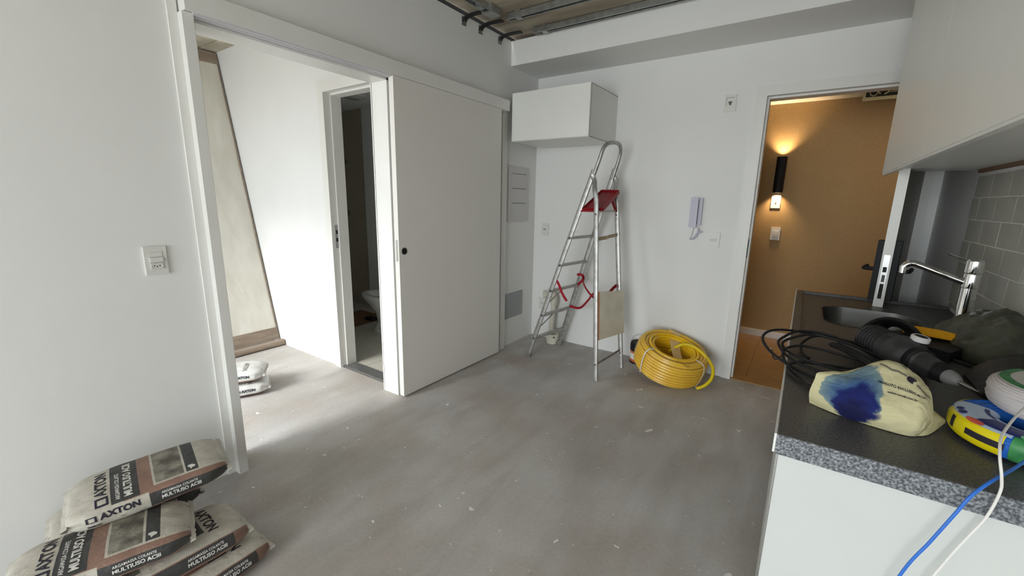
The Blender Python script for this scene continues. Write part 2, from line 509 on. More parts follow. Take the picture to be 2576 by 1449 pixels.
# jamb lining of the opening (near, far, head)
struct('trim_4', box(-WT - .004, 0.004, OY1 - 0.012, OY1 + 0.001, 0, OZ, 0.002, 1), TRIM)
struct('trim_5', box(-WT - .004, 0.004, OY0 - 0.001, OY0 + 0.012, 0, OZ, 0.002, 1), TRIM)
struct('trim_6', box(-WT - .004, 0.004, OY0, OY1, OZ - 0.012, OZ, 0.002, 1), TRIM)
# bedroom-side casing of that opening
struct('trim_7', box(-WT - .014, -WT, OY1 - 0.012, -1.712, 0, OZ + .06, 0.002, 1), TRIM)


def casing(n, x0, x1, z1, wdt, yface, out, depth, y_in, m=TRIM, stop=0.02):
    """door frame: casing strips on the face + jamb lining; one object per stile/head"""
    y0, y1 = sorted((yface, yface + out))
    o = None
    bm = bmesh.new()
    bx(bm, x0 - wdt, x0, y0, y1, 0, z1)
    bx(bm, x0 - wdt, x1 + wdt, y0, y1, z1, z1 + wdt)
    bx(bm, x1, x1 + wdt, y0, y1, 0, z1)
    struct('trim_%d' % n, bm, m)
    ya, yb = sorted((yface, y_in))
    bm = bmesh.new()
    bx(bm, x0 - 0.003, x0 + 0.022, ya - 0.004, yb, 0, z1 + .0)
    bx(bm, x1 - 0.022, x1 + 0.003, ya - 0.004, yb, 0, z1 + .0)
    bx(bm, x0 + .022, x1 - .022, ya - 0.004, yb, z1 - 0.022, z1 + .0)
    # rebate stop, set back
    bx(bm, x0 + 0.022, x0 + 0.036, ya + depth, yb - .002, 0, z1 - .022)
    bx(bm, x1 - 0.036, x1 - 0.022, ya + depth, yb - .002, 0, z1 - .022)
    bx(bm, x0 + .036, x1 - .036, ya + depth, yb - .002, z1 - .036, z1 - .022)
    struct('trim_%d' % (n + 1), bm, m)


casing(8, DX0 + 0.008, DX1 - 0.004, DZ - 0.001, 0.047, -0.014, 0.014, 0.045, 0.13)
casing(10, BX0 + 0.004, BX1 - 0.004 + .02, BZ - 0.004, 0.055, -1.725, 0.014, 0.05, -1.59)
struct('trim_12', box(BX0, BX1 + .02, -1.70, -1.60, -0.01, 0.012, 0.002, 1), STONE)
struct('trim_13', box(DX0, DX1, -0.005, 0.13, -0.01, 0.006, 0.002, 1), CTILE)

# strike plate on the bathroom jamb
o = obj('strike_plate', box(BX0 + .026, BX0 + .0275, -1.70, -1.675, 0.98, 1.16, 0.0005, 1), STEEL)
tag(o, 'steel strike plate on the bathroom door jamb', 'strike plate')
o2 = obj('latch_hole', box(BX0 + .0273, BX0 + .028, -1.695, -1.68, 1.03, 1.06), BLACK, o)
o3 = obj('latch_hole', box(BX0 + .0273, BX0 + .028, -1.695, -1.68, 1.09, 1.12), BLACK, o)

# ------------------------------------------------------------------ backsplash tiles
sp = obj('backsplash', box(XR - 0.004, XR + .001, -2.62, -0.70, 0.90, 1.52), GROUT)
sp['kind'] = 'structure'; sp.parent = wr
pitch_y, pitch_z = 0.212, 0.1
meshes = {}
for r in range(7):
    z0 = 0.926 + r * pitch_z - 0.1
    z1 = z0 + pitch_z
    z0 = max(z0, 0.90); z1 = min(z1, 1.526)
    off = (0.0, -0.10)[r % 2]
    y = -0.70
    first = True
    yy = -0.715 + off
    edges = [-0.70]
    while yy > -2.62:
        if edges[-1] - yy > 0.01: edges.append(yy)
        yy -= pitch_y
    for a, b in zip(edges[1:], edges[:-1]):
        wd = b - a - 0.005; h = z1 - z0 - 0.005
        if wd < 0.02 or h < 0.02: continue
        key = (round(wd, 3), round(h, 3))
        if key not in meshes:
            bm = box(-0.0045, 0.0, 0, wd, 0, h, 0.0012, 1)
            t = obj('tile', bm, TILE); meshes[key] = t.data
        else:
            t = bpy.data.objects.new('tile', meshes[key]); C.objects.link(t)
        t.parent = sp
        t.location = (XR - 0.0042 + random.uniform(-.0004, .0004), a + 0.0025, z0 + 0.0025)

# ------------------------------------------------------------------ sliding door and its fascia
fa = struct('trim_14', box(0.0, 0.072, -2.831, -0.563, 2.098, 2.181, 0.002, 1), TRIM)
bm = bmesh.new()
bx(bm, 0.004, 0.062, -2.80, -0.60, 2.0905, 2.0985)
bx(bm, .030, .040, -2.80, -0.60, 2.0875, 2.0905)
obj('door_track', bm, mat('track_paint', s2l(205, 202, 205), .4), fa)
d1 = struct('door_1', box(0.027, 0.068, -1.785, -0.671, 0.012, 2.096, 0.0015, 1), DOORM)
bm = bmesh.new(); lathe(bm, [(0.0, 0.0), (0.021, 0.0), (0.021, 0.002), (0.0245, 0.0025), (0.025, 0.0)], 28, (0.0675, -1.742, 1.03), (1, 0, 0))
obj('finger_pull', bm, STEEL, d1, True)
bm = bmesh.new(); lathe(bm, [(0.0, 0.0022), (0.0205, 0.0022)], 24, (0.0675, -1.742, 1.03), (1, 0, 0)); obj('pull_recess', bm, BLACK, d1)
bm = bmesh.new(); pf = [(0.008 * math.cos(t), 0.0) for t in (0,)]
o = obj('edge_pull', box(0.040, 0.056, -1.7865, -1.784, 0.965, 1.105, 0.007, 3), STEEL, d1)

# ------------------------------------------------------------------ entrance door leaf (open)
def placed(bm, loc, rotz):
    bmesh.ops.transform(bm, matrix=Matrix.Translation(loc) @ Matrix.Rotation(rotz, 4, 'Z'), verts=bm.verts)
    return bm


hinge = Vector((2.762, -0.022, 0)); edge = Vector((2.579, -0.870, 0))
ddir = (edge - hinge); dl = ddir.length; da = math.atan2(ddir.y, ddir.x)
# local: x along leaf from hinge, y = thickness (negative side = corridor side)
g = lambda bm: placed(bm, hinge, da)
d2 = struct('door_2', g(box(0, dl - .004, -0.020, 0.020, 0.012, 2.09, 0.001, 1)), mat('taupe_door_laminate', s2l(104, 98, 82), .4))
obj('door_edge', g(box(dl - .004, dl, -0.020, 0.020, 0.012, 2.09)), TRIM, d2)
obj('handle_plate', g(box(dl - 0.062, dl - 0.010, -0.046, -0.019, 0.91, 1.215, 0.003, 2)), BLACK, d2)
obj('handle_plate', g(box(dl - 0.062, dl - 0.010, 0.019, 0.044, 0.91, 1.215, 0.003, 2)), BLACK, d2)
for s in (-1, 1):
    bm = bmesh.new()
    tube(bm, smooth([(dl - 0.035, s * 0.03, 1.068), (dl - 0.035, s * 0.075, 1.068), (dl - 0.04, s * 0.085, 1.068), (dl - 0.06, s * 0.088, 1.068), (dl - 0.16, s * 0.088, 1.068)], 4), 0.0095, 10)
    obj('lever_handle', g(bm), BLACK, d2, True)
lk = obj('lock_faceplate', g(box(dl - 0.001, dl + 0.0015, -0.012, 0.012, 0.915, 1.145, 0.001, 1)), STEEL, d2)
obj('latch_bolt', g(box(dl, dl + 0.010, -0.007, 0.007, 1.06, 1.085, 0.002, 1)), BLACK, lk)
obj('deadbolt_slot', g(box(dl, dl + 0.0022, -0.0075, 0.0075, 0.925, 1.0, 0, 1)), SHADOWGAP, lk)
obj('latch_bolt', g(box(dl, dl + 0.0022, -0.006, 0.006, 1.01, 1.045)), GREYP, lk)
# hinge on left jamb? latch strike of the entrance frame
o = obj('strike_plate', box(DX0 + .0295, DX0 + .032, 0.0, 0.03, 0.98, 1.12, .0005, 1), BLACK)
tag(o, 'dark strike plate on the entrance door frame', 'strike plate')

# ================================================================== WALL CABINET (small)
cb = thing('wall_cabinet', 'small white wall cabinet hung in the corner above the stepladder', 'cabinet', (0.435, 0, 1.858))
x0, x1, y0, z0, z1, t = 0.084, 0.787, -0.545, 1.858, 2.240, 0.018
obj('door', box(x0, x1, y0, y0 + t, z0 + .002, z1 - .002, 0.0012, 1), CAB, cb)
bm = bmesh.new()
bx(bm, x0, x1, y0 + t + .002, -0.001, z0, z0 + t); bx(bm, x0, x1, y0 + t + .002, -0.001, z1 - t, z1)
bx(bm, x0, x0 + t, y0 + t + .002, -0.001, z0 + t, z1 - t); bx(bm, x1 - t, x1, y0 + t + .002, -0.001, z0 + t, z1 - t)
bx(bm, x0 + t, x1 - t, -0.012, -0.002, z0 + t, z1 - t)
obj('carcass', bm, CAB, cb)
bm = bmesh.new()
bx(bm, x1 - .0005, x1 + .0006, y0 + t + .003, -0.002, z0 + .0, z0 + .0035); bx(bm, x1 - .0005, x1 + .0006, y0 + t + .003, -0.002, z1 - .0035, z1)
bx(bm, x1 - .0005, x1 + .0006, y0 + t + .0015, y0 + t + .0032, z0, z1)
obj('raw_edge', bm, CABE, cb)
for yy in (-0.44, -0.08):
    for zz in (z0 + .012, z1 - .012):
        bm = bmesh.new(); lathe(bm, [(0, 0), (0.004, 0)], 10, (x1 + .0008, yy, zz), (1, 0, 0)); obj('screw', bm, GREYP, cb)

# ================================================================== KITCHEN UPPER CABINETS
uc = thing('kitchen_wall_cabinet', 'tall white kitchen wall cabinet over the granite worktop', 'cabinet', (2.70, -2.0, 1.544))
UX, UY0, UZ = 2.52, -0.658, 1.544
ys = [UY0 - .0, -1.615, -2.53, -3.4, -4.3]
for a, b in zip(ys[1:], ys):
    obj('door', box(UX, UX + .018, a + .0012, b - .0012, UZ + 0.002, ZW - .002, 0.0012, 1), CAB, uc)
bm = bmesh.new()
bx(bm, UX + .019, XR - .012, ys[-1], UY0, UZ + .012, UZ + .03)
bx(bm, UX + .019, XR - .012, UY0 - .018, UY0, UZ + .03, ZW); bx(bm, UX + .019, XR - .012, ys[-1], ys[-1] + .018, UZ + .03, ZW)
bx(bm, XR - .014, XR - .004, ys[-1], UY0, UZ + .012, ZW)
bx(bm, UX + .019, XR - .004, ys[-1], UY0, ZW - .02, ZW)
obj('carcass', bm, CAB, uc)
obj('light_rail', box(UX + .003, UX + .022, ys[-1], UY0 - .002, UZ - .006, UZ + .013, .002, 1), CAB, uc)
obj('gap_strip', box(XR - .018, XR - .003, ys[-1], UY0 - .07, UZ - 0.004, UZ + .012), CABE, uc)

# ================================================================== BASE CABINET + GRANITE TOP
bc = thing('base_cabinet', 'white kitchen base cabinet under the granite worktop', 'cabinet', (2.55, -1.6, 0))
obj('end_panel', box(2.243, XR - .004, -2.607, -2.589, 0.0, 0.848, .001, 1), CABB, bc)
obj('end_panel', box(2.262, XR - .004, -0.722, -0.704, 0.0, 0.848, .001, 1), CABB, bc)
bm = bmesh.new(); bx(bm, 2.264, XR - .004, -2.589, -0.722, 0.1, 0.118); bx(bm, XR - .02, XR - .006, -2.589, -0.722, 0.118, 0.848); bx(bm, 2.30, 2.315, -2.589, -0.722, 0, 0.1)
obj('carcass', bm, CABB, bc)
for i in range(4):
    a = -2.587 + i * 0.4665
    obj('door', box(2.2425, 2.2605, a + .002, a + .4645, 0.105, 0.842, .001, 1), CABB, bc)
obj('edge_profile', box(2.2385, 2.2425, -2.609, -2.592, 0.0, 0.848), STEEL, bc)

# granite: slab with a bowl cut-out, thick front edge and raised rims
ct = thing('worktop', 'speckled grey granite worktop with built-in sink area', 'worktop', (2.55, -1.6, 0.85))
CX0, CY0, CY1, CZ = 2.237, -2.618, -0.70, 0.895
bx0, bx1, by0, by1 = 2.345, 2.70, -1.42, -1.0     # bowl cut-out
bm = bmesh.new()
zt = CZ - 0.012     # recessed wet area
zb_ = 0.865
bx(bm, CX0, XR - .005, CY0, -1.735, zb_, CZ)                       # main top
bx(bm, CX0, CX0 + .026, -1.735, CY1, zb_, CZ)                      # left rim
bx(bm, CX0 + .026, XR - .005, CY1 - .026, CY1, zb_, CZ + .0)       # far rim
bevel(bm, 0.002, 2)
bx(bm, CX0 + .026, bx0, -1.735, CY1 - .026, zb_, zt)
bx(bm, bx1, XR - .005, -1.735, CY1 - .026, zb_, zt)
bx(bm, bx0, bx1, -1.735, by0, zb_, zt)
bx(bm, bx0, bx1, by1, CY1 - .026, zb_, zt)
obj('slab', bm, GRANT, ct)
bm = bmesh.new()
bx(bm, CX0 - .002, XR - .005, CY0 - .002, CY0 + .02, 0.849, CZ - .001)
bx(bm, CX0 - .002, CX0 + .02, CY0 + .02, CY1, 0.849, CZ - .001)
bevel(bm, .0015, 1)
obj('front_edge', bm, GRAN, ct)
obj('edge_strip', box(CX0 - .0065, CX0 - .0022, CY0 + .002, CY1 + .06, 0.850, CZ - .0015, .0008, 1), CAB, ct)
# steel bowl: rounded rectangle lofted down
bm = bmesh.new()


def rrect(cx, cy, hx, hy, r, z, n=7):
    out = []
    for qx, qy, a0 in ((1, 1, 0), (-1, 1, 90), (-1, -1, 180), (1, -1, 270)):
        for i in range(n + 1):
            a = math.radians(a0 + 90 * i / n)
            out.append((cx + qx * (hx - r) + r * math.cos(a), cy + qy * (hy - r) + r * math.sin(a), z))
    return out


cx, cy = (bx0 + bx1) / 2, (by0 + by1) / 2; hx, hy = (bx1 - bx0) / 2, (by1 - by0) / 2
rings = [rrect(cx, cy, hx + .004, hy + .004, .09, zt + .0015), rrect(cx, cy, hx - .002, hy - .002, .09, zt + .0005), rrect(cx, cy, hx - .006, hy - .006, .088, zt - .02), rrect(cx, cy, hx - .012, hy - .012, .085, zt - .14),
         rrect(cx, cy, hx - .03, hy - .03, .08, zt - .165), rrect(cx, cy, 0.03, 0.03, .029, zt - .172)]
rv = [[bm.verts.new(p) for p in r] for r in rings]
for A, B in zip(rv, rv[1:]):
    for i in range(len(A)): bm.faces.new((A[i], A[(i + 1) % len(A)], B[(i + 1) % len(A)], B[i]))
bm.faces.new(rv[-1])
sb = obj('sink_bowl', bm, BOWL, ct, 50)
# granite corner pieces filling the square cut-out round the bowl
outer = [(bx1, by1), (bx0, by1), (bx0, by0), (bx1, by0)]
rr = rrect(cx, cy, hx, hy, .088, zt, 7)
for q in range(4):
    bm = bmesh.new()
    arc = rr[q * 8:(q + 1) * 8]
    f = bm.faces.new([bm.verts.new((outer[q][0], outer[q][1], zt))] + [bm.verts.new((p[0], p[1], zt)) for p in arc])
    r_ = bmesh.ops.extrude_face_region(bm, geom=[f])
    bmesh.ops.translate(bm, vec=(0, 0, -0.028), verts=[v for v in r_['geom'] if isinstance(v, bmesh.types.BMVert)])
    obj('bowl_corner', bm, GRANT, ct)

# faucet
fx, fy = 2.785, -1.284
fz = zt
ft = thing('faucet', 'tall chrome kitchen faucet with swivel spout beside the sink bowl', 'faucet', (fx, fy, fz))
bm = bmesh.new()
lathe(bm, [(0, 0), (.030, 0), (.030, .006), (.0255, .012), (.0245, .02), (.0235, .19), (0, .19)], 28, (fx, fy, fz)); obj('column', bm, CHROME, ft, 35)
bm = bmesh.new(); lathe(bm, [(0, .192), (.0245, .192), (.025, .196), (.025, .243), (.024, .247), (0, .247)], 28, (fx, fy, fz)); obj('swivel_ring', bm, CHROME, ft, 35)
bm = bmesh.new(); lathe(bm, [(0, .250), (.0255, .250), (.0265, .255), (.0255, .296), (.021, .302), (0, .304)], 28, (fx, fy, fz)); obj('mixer_cap', bm, CHROME, ft, 35)
e = Vector((2.597, -1.27, 1.152))
bm = bmesh.new()
tube(bm, smooth([(fx - .01, fy, fz + .208), (2.70, -1.279, 1.120), (e.x + .03, e.y, e.z - .004), (e.x + .008, e.y, e.z), (e.x - .006, e.y, e.z - .008), (e.x - .010, e.y, e.z - .016)], 6), 1.0, prof=ovalprof(.0125, .0125, 12, 1), fixed_up=(0, 0, 1)); obj('spout', bm, CHROME, ft, 40)
bm = bmesh.new(); lathe(bm, [(0, 0), (.0115, 0), (.0115, .03), (0, .03)], 18, (e.x - .013, e.y, e.z - .042)); obj('aerator', bm, CHROME, ft, 35)
bm = bmesh.new(); tube(bm, [(fx - .018, fy, fz + .296), (2.72, -1.284, 1.195), (2.705, -1.284, 1.202)], [.0028, .0028, .0036], 8); obj('lever', bm, CHROME, ft, 40)

# ================================================================== LIGHT FITTINGS, PLATES
def plate(name, label, cat, c, w, h, normal, group=None, mt=None, rocker=True, extra=None):
    """wall plate; normal '+x' or '-y'"""
    o = thing(name, label, cat, c, group)
    mt = mt or PLATE

    def B(u0, u1, v0, v1, d0, d1, bev=.001):
        if normal == '+x': return box(c[0] + d0, c[0] + d1, c[1] + u0, c[1] + u1, c[2] + v0, c[2] + v1, bev, 2)
        return box(c[0] + u0, c[0] + u1, c[1] - d1, c[1] - d0, c[2] + v0, c[2] + v1, bev, 2)
    obj('plate', B(-w / 2, w / 2, -h / 2, h / 2, 0, .009, .003), mt, o)
    return o, B


o, B = plate('switch_plate', 'light switch with three-pin socket on the left wall beside the opening', 'switch', (0, -3.028, 1.099), .076, .118, '+x')
obj('recess', B(-.0235, .0235, -.036, .036, .009, .0095, 0), PLATEG, o)
obj('rocker', B(-.022, .022, .016, .034, .009, .011, .001), PLATE, o)
obj('rocker', B(-.022, .022, -.006, .013, .009, .0165, .001), PLATE, o)
sk = obj('socket', B(-.022, .022, -.035, -.009, .0092, .0125, .001), PLATE, o)
bm = bmesh.new()
for u in (-.009, 0, .009): lathe(bm, [(0, 0), (.0026, 0)], 10, (.0128, -3.028 + u, 1.099 - .0215 - (.003 if u == 0 else 0)), (1, 0, 0))
obj('socket_holes', bm, BLACK, sk)
bm = bmesh.new()
tube(bm, rrect(0, 0, .019, .010, .009, 0, 5), .0012, 6, closed=True)
bmesh.ops.transform(bm, matrix=Matrix.Translation((.0128, -3.028, 1.0775)) @ Matrix(((0, 0, 1, 0), (1, 0, 0, 0), (0, 1, 0, 0), (0, 0, 0, 1))), verts=bm.verts)
obj('socket_rim', bm, PLATEG, sk)

o, B = plate('switch_plate', 'white switch plate on the back wall, lower right of the intercom', 'switch', (1.648, 0, 1.099), .088, .118, '-y')
obj('rocker', B(-.024, .024, .012, .036, .009, .0125, .001), PLATE, o)
obj('rocker', B(-.024, .024, -.012, .010, .009, .011, .001), PLATEG, o)
o, B = plate('socket_plate', 'small white socket plate on the back wall left of the stepladder', 'socket', (0.128, 0, 1.098), .078, .118, '-y', mt=PLATE)
obj('socket', B(-.02, .02, -.011, .011, .009, .013, .001), PLATEG, o)
obj('socket_hole', B(-.012, .006, -.004, .006, .013, .0134, 0), INKG, o)
o, B = plate('sensor_plate', 'square white plate with small triangle high on the back wall left of the door frame', 'plate', (1.655, 0, 2.10), .078, .118, '-y')
obj('module', B(-.024, .026, -.018, .036, .009, .0115, .001), PLATE, o)
obj('module_joint', B(-.0265, -.024, -.018, .037, .0088, .0094, 0), INKG, o)
obj('module_joint', B(-.0265, .026, .0365, .039, .0088, .0094, 0), INKG, o)
bm = bmesh.new(); vs = [bm.verts.new((1.655 + a, -.0119, 2.10 + b)) for a, b in ((-.014, .010), (.014, .012), (.006, -.016), (-.004, -.016))]; bm.faces.new(vs)
obj('triangle_mark', bm, INKG, o)
# low outlet half hidden behind ladder foot
o, B = plate('socket_plate', 'low socket plate on the back wall behind the stepladder rail', 'socket', (0.125, 0, 0.35), .075, .115, '-y', mt=PLATE)
obj('socket', B(-.02, .02, -.011, .011, .009, .011, .001), PLATEG, o)

# breaker panel
o = thing('breaker_panel', 'grey electrical panel cover with three doors on the left wall near the corner', 'electrical panel', (0, -0.31, 1.42))
obj('cover', box(0, .014, -.475, -.148, 1.18, 1.664, .006, 3), PLATEG, o)
for z_ in (1.225, 1.355, 1.485):
    d = obj('panel_door', box(.014, .0185, -.43, -.20, z_, z_ + .122, .0015, 1), PLATEG, o)
    obj('finger_slot', box(.0184, .0192, -.425, -.205, z_ + .119, z_ + .122), BLACK, d)
# blank cover patch
o = obj('cover_plate', box(0, .004, -.50, -.195, .262, .508, .0019, 2), None or mat('blue_grey_cover', s2l(160, 164, 164), .5))
tag(o, 'bluish grey rounded blank cover low on the left wall near the corner', 'cover plate')

# intercom
ic = thing('intercom', 'lilac-white intercom handset on the back wall with cord bundle hanging below', 'intercom', (1.50, 0, 1.30))
obj('base', box(1.468, 1.545, -.028, 0, 1.205, 1.418, .008, 3), PHONE, ic)
hs = obj('handset', box(1.462, 1.518, -.052, -.0285, 1.190, 1.420, .010, 3), PHONE, ic)
obj('joint', box(1.5165, 1.5185, -.046, -.03, 1.215, 1.405), BLACK, ic)
bm = bmesh.new()
tube(bm, smooth([(1.50, -.035, 1.195), (1.493, -.03, 1.15), (1.482, -.025, 1.105)], 6), .0022, 6); obj('cord', bm, PHONE, ic, True)
bm = bmesh.new()
random.seed(7)
for j in range(5):
    a = random.uniform(-.006, .006); b = random.uniform(-.006, .006)
    tube(bm, smooth([(1.480 + a, -.02 + b, 1.098), (1.502, -.028 + b, 1.103 + a), (1.525 + a, -.024, 1.13 + b), (1.536 + b, -.022 + a, 1.16), (1.532, -.02, 1.185)], 5), .0055, 7)
tube(bm, [(1.535, -.03, 1.15), (1.552, -.03, 1.155), (1.565, -.028, 1.162)], .005, 7)
obj('cord_bundle', bm, PHONE, ic, True)

# corridor things
o, B = plate('doorbell_plate', 'cream bell push plate directly under the black corridor sconce', 'switch', (1.95, 1.45, 1.408), .08, .128, '-y')
bm = bmesh.new(); lathe(bm, [(0, 0), (.008, 0), (.006, .003), (0, .004)], 14, (1.95, 1.44, 1.395), (0, -1, 0)); obj('button', bm, INKG, o)
o, B = plate('switch_plate', 'cream switch plate on the tan wall below the bell plate', 'switch', (1.985, 1.45, 1.09), .082, .128, '-y')
obj('rocker', B(-.024, .024, -.028, .028, .009, .014, .002), PLATE, o)
obj('rocker', B(-.022, .022, -.028, -.002, .014, .016, .002), PLATEG, o)
scn = thing('wall_sconce', 'black cylinder up-and-down sconce glowing warm on the tan corridor wall', 'lamp', (1.955, 1.45, 1.665))
bm = bmesh.new(); lathe(bm, [(.034, -.17), (.043, -.17), (.044, .17), (.034, .17), (.034, -.17)], 28, (1.955, 1.385, 1.665)); obj('housing', bm, BLACK, scn, 40)
obj('mount', box(1.935, 1.975, 1.425, 1.45, 1.60, 1.73), BLACK, scn)
for z_ in (.10, -.10):
    bm = bmesh.new(); lathe(bm, [(0, z_), (.0335, z_)], 20, (1.955, 1.385, 1.665)); obj('lens', bm, LAMPG, scn)
bm = bmesh.new(); tube(bm, [(1.955 + .0385 * math.cos(a * PI / 16), 1.385 + .0385 * math.sin(a * PI / 16), 1.4945) for a in range(32)], .003, 6, closed=True); obj('rim', bm, STEEL, scn)
for s in (1, -1):
    l = bpy.data.lights.new('sconce_beam', 'SPOT'); l.energy = 11; l.color = (1.0, 0.70, 0.38); l.spot_size = math.radians(118); l.spot_blend = 0.75
    l.shadow_soft_size = 0.02
    lo = bpy.data.objects.new('sconce_beam', l); C.objects.link(lo); lo.parent = scn
    lo.location = (0, -.065, s * .12); lo.rotation_euler = (PI if s > 0 else 0, 0, 0)
    if s < 0: l.energy = 7.5
# exit sign: flat photoluminescent board hanging from the corridor ceiling edge
ex = thing('exit_sign', 'dark green evacuation sign with wheelchair, stairs and arrow symbols near corridor ceiling', 'sign', (2.64, 0.95, 2.34))
EX0, EX1, EZ0, EZ1, EY = 2.470, 2.80, 2.205, 2.320, 0.95
CREAM = mat('sign_cream', s2l(214, 205, 160), .6); DGREEN = mat('sign_dark_green', s2l(26, 30, 20), .5)
obj('board', box(EX0, EX1, EY, EY + .004, EZ0, EZ1), CREAM, ex)
obj('green_field', box(EX0 + .018, EX1 - .004, EY - .001, EY, EZ0 + .026, EZ1 - .006), DGREEN, ex)
bm = bmesh.new()
def flatpoly(bm, pts, y=EY - .0016):
    bm.faces.new([bm.verts.new((a, y, b)) for a, b in pts])
cxw, czw = 2.535, EZ0 + .063
for a in range(14):                                    # wheelchair wheel
    t0, t1 = math.radians(-200 + a * 17), math.radians(-200 + (a + 1) * 17)
    flatpoly(bm, [(cxw + .026 * math.cos(t0), czw - .006 + .026 * math.sin(t0)), (cxw + .026 * math.cos(t1), czw - .006 + .026 * math.sin(t1)), (cxw + .020 * math.cos(t1), czw - .006 + .020 * math.sin(t1)), (cxw + .020 * math.cos(t0), czw - .006 + .020 * math.sin(t0))])
flatpoly(bm, [(cxw - .006, czw + .03), (cxw + .002, czw + .03), (cxw + .006, czw + .004), (cxw - .002, czw + .004)])
flatpoly(bm, [(cxw, czw + .008), (cxw + .026, czw + .008), (cxw + .026, czw), (cxw, czw)])
flatpoly(bm, [(cxw + .022, czw + .002), (cxw + .030, czw + .002), (cxw + .045, czw - .018), (cxw + .037, czw - .022)])
x_ = 2.622                                               # runner on stairs
flatpoly(bm, [(x_ - .012, czw + .018), (x_ + .02, czw + .026), (x_ + .024, czw + .018), (x_ - .006, czw + .01)])
flatpoly(bm, [(x_ + .006, czw + .016), (x_ + .018, czw + .018), (x_ + .006, czw - .012), (x_ - .004, czw - .008)])
flatpoly(bm, [(x_ - .004, czw - .006), (x_ + .006, czw - .012), (x_ - .018, czw - .028), (x_ - .024, czw - .02)])
flatpoly(bm, [(x_ + .024, czw + .034), (x_ + .036, czw + .034), (x_ + .036, czw + .024), (x_ + .024, czw + .024)])
for s_ in range(4): flatpoly(bm, [(x_ + .012 + s_ * .01, czw - .012 + s_ * .01), (x_ + .056, czw - .012 + s_ * .01), (x_ + .056, czw - .006 + s_ * .01), (x_ + .012 + s_ * .01, czw - .006 + s_ * .01)])
flatpoly(bm, [(2.69, czw + .008), (2.74, czw + .008), (2.74, czw - .004), (2.69, czw - .004)])
flatpoly(bm, [(2.735, czw + .022), (2.765, czw + .002), (2.735, czw - .018)])
obj('symbols', bm, CREAM, ex)
obj('bracket', box(2.56, 2.72, EY, EY + .003, EZ1, 2.336), CREAM, ex)
# access hatch in corridor ceiling
o = obj('ceiling_hatch', box(2.02, 2.42, 1.02, 1.40, 2.331, 2.3355, .001, 1), TRIM); tag(o, 'flat white access hatch in the corridor ceiling', 'hatch')

# ================================================================== BATHROOM THINGS
tl = thing('toilet', 'white ceramic toilet without seat, seen through the bathroom doorway', 'toilet', (-1.25, -0.86, 0.004))
TX, TY = -1.25, -0.865
def ell(rx, ry, z, ox=0, n=28, fr=1.25):
    return [Vector((TX + ox + rx * math.cos(2 * PI * k / n) * (fr if math.cos(2 * PI * k / n) < 0 else 1), TY + ry * math.sin(2 * PI * k / n), z)) for k in range(n)]
bm = bmesh.new()
secs = [ell(.15, .10, .005, 0, fr=1.1), ell(.145, .095, .03, 0, fr=1.1), ell(.12, .08, .12, .02, fr=.95), ell(.14, .10, .22, .01, fr=1.0), ell(.20, .155, .31, .0, fr=1.15), ell(.235, .18, .36, .0), ell(.24, .185, .395, 0), ell(.232, .178, .402, 0),
        ell(.185, .135, .402, 0, fr=1.2), ell(.17, .125, .385, 0, fr=1.2), ell(.13, .09, .30, 0), ell(.05, .04, .24, 0)]
rv = [[bm.verts.new(p) for p in s] for s in secs]
for A, B_ in zip(rv, rv[1:]):
    for i in range(len(A)): bm.faces.new((A[i], A[(i + 1) % len(A)], B_[(i + 1) % len(A)], B_[i]))
bm.faces.new(rv[-1])
obj('bowl', bm, CERAM, tl, 60)
obj('tank', box(-1.03, -0.85, TY - .17, TY + .17, .36, .74, .02, 3), CERAM, tl)
bm = bmesh.new(); bx(bm, -2.15, -1.62, -0.98, -0.52, 0.0045, 0.0095); o = obj('cardboard_sheet', bm, CARD); tag(o, 'brown cardboard sheet on the bathroom floor beside the toilet', 'cardboard')
bm = bmesh.new(); bmesh.ops.create_icosphere(bm, subdivisions=3, radius=.06)
for v in bm.verts: v.co = Vector((v.co.x * 1.5, v.co.y, max(-0.3, v.co.z / .06) * .03)) * (1 + .35 * noise.noise(v.co * 30)) + Vector((-1.70, -0.70, .02))
o = obj('rag', bm, BLACKR, None, True); tag(o, 'dark crumpled rag on the cardboard behind the toilet', 'rag')
lmp = thing('ceiling_lamp', 'round white lamp on the bathroom ceiling, switched off', 'lamp', (-1.75, -0.75, 2.39))
bm = bmesh.new(); lathe(bm, [(0, -.03), (.09, -.028), (.115, -.018), (.12, 0)], 30, (-1.75, -0.75, 2.39)); obj('diffuser', bm, CERAM, lmp, True)
for i, (z_, lb) in enumerate(((1.80, 'upper chrome shower valve on the dark bathroom wall'), (1.17, 'lower chrome shower valve on the dark bathroom wall'))):
    v_ = thing('shower_valve', lb, 'valve', (-2.60, -.30, z_))
    bm = bmesh.new(); lathe(bm, [(.03, 0), (.03, .006), (.012, .01), (.012, .04), (0, .04)], 20, (-2.60, -.30, z_), (0, -1, 0)); obj('flange', bm, STEEL, v_, 40)
    bm = bmesh.new(); tube(bm, [(-2.63, -.335, z_), (-2.57, -.335, z_)], .008, 10); obj('cross_handle', bm, STEEL, v_, True)

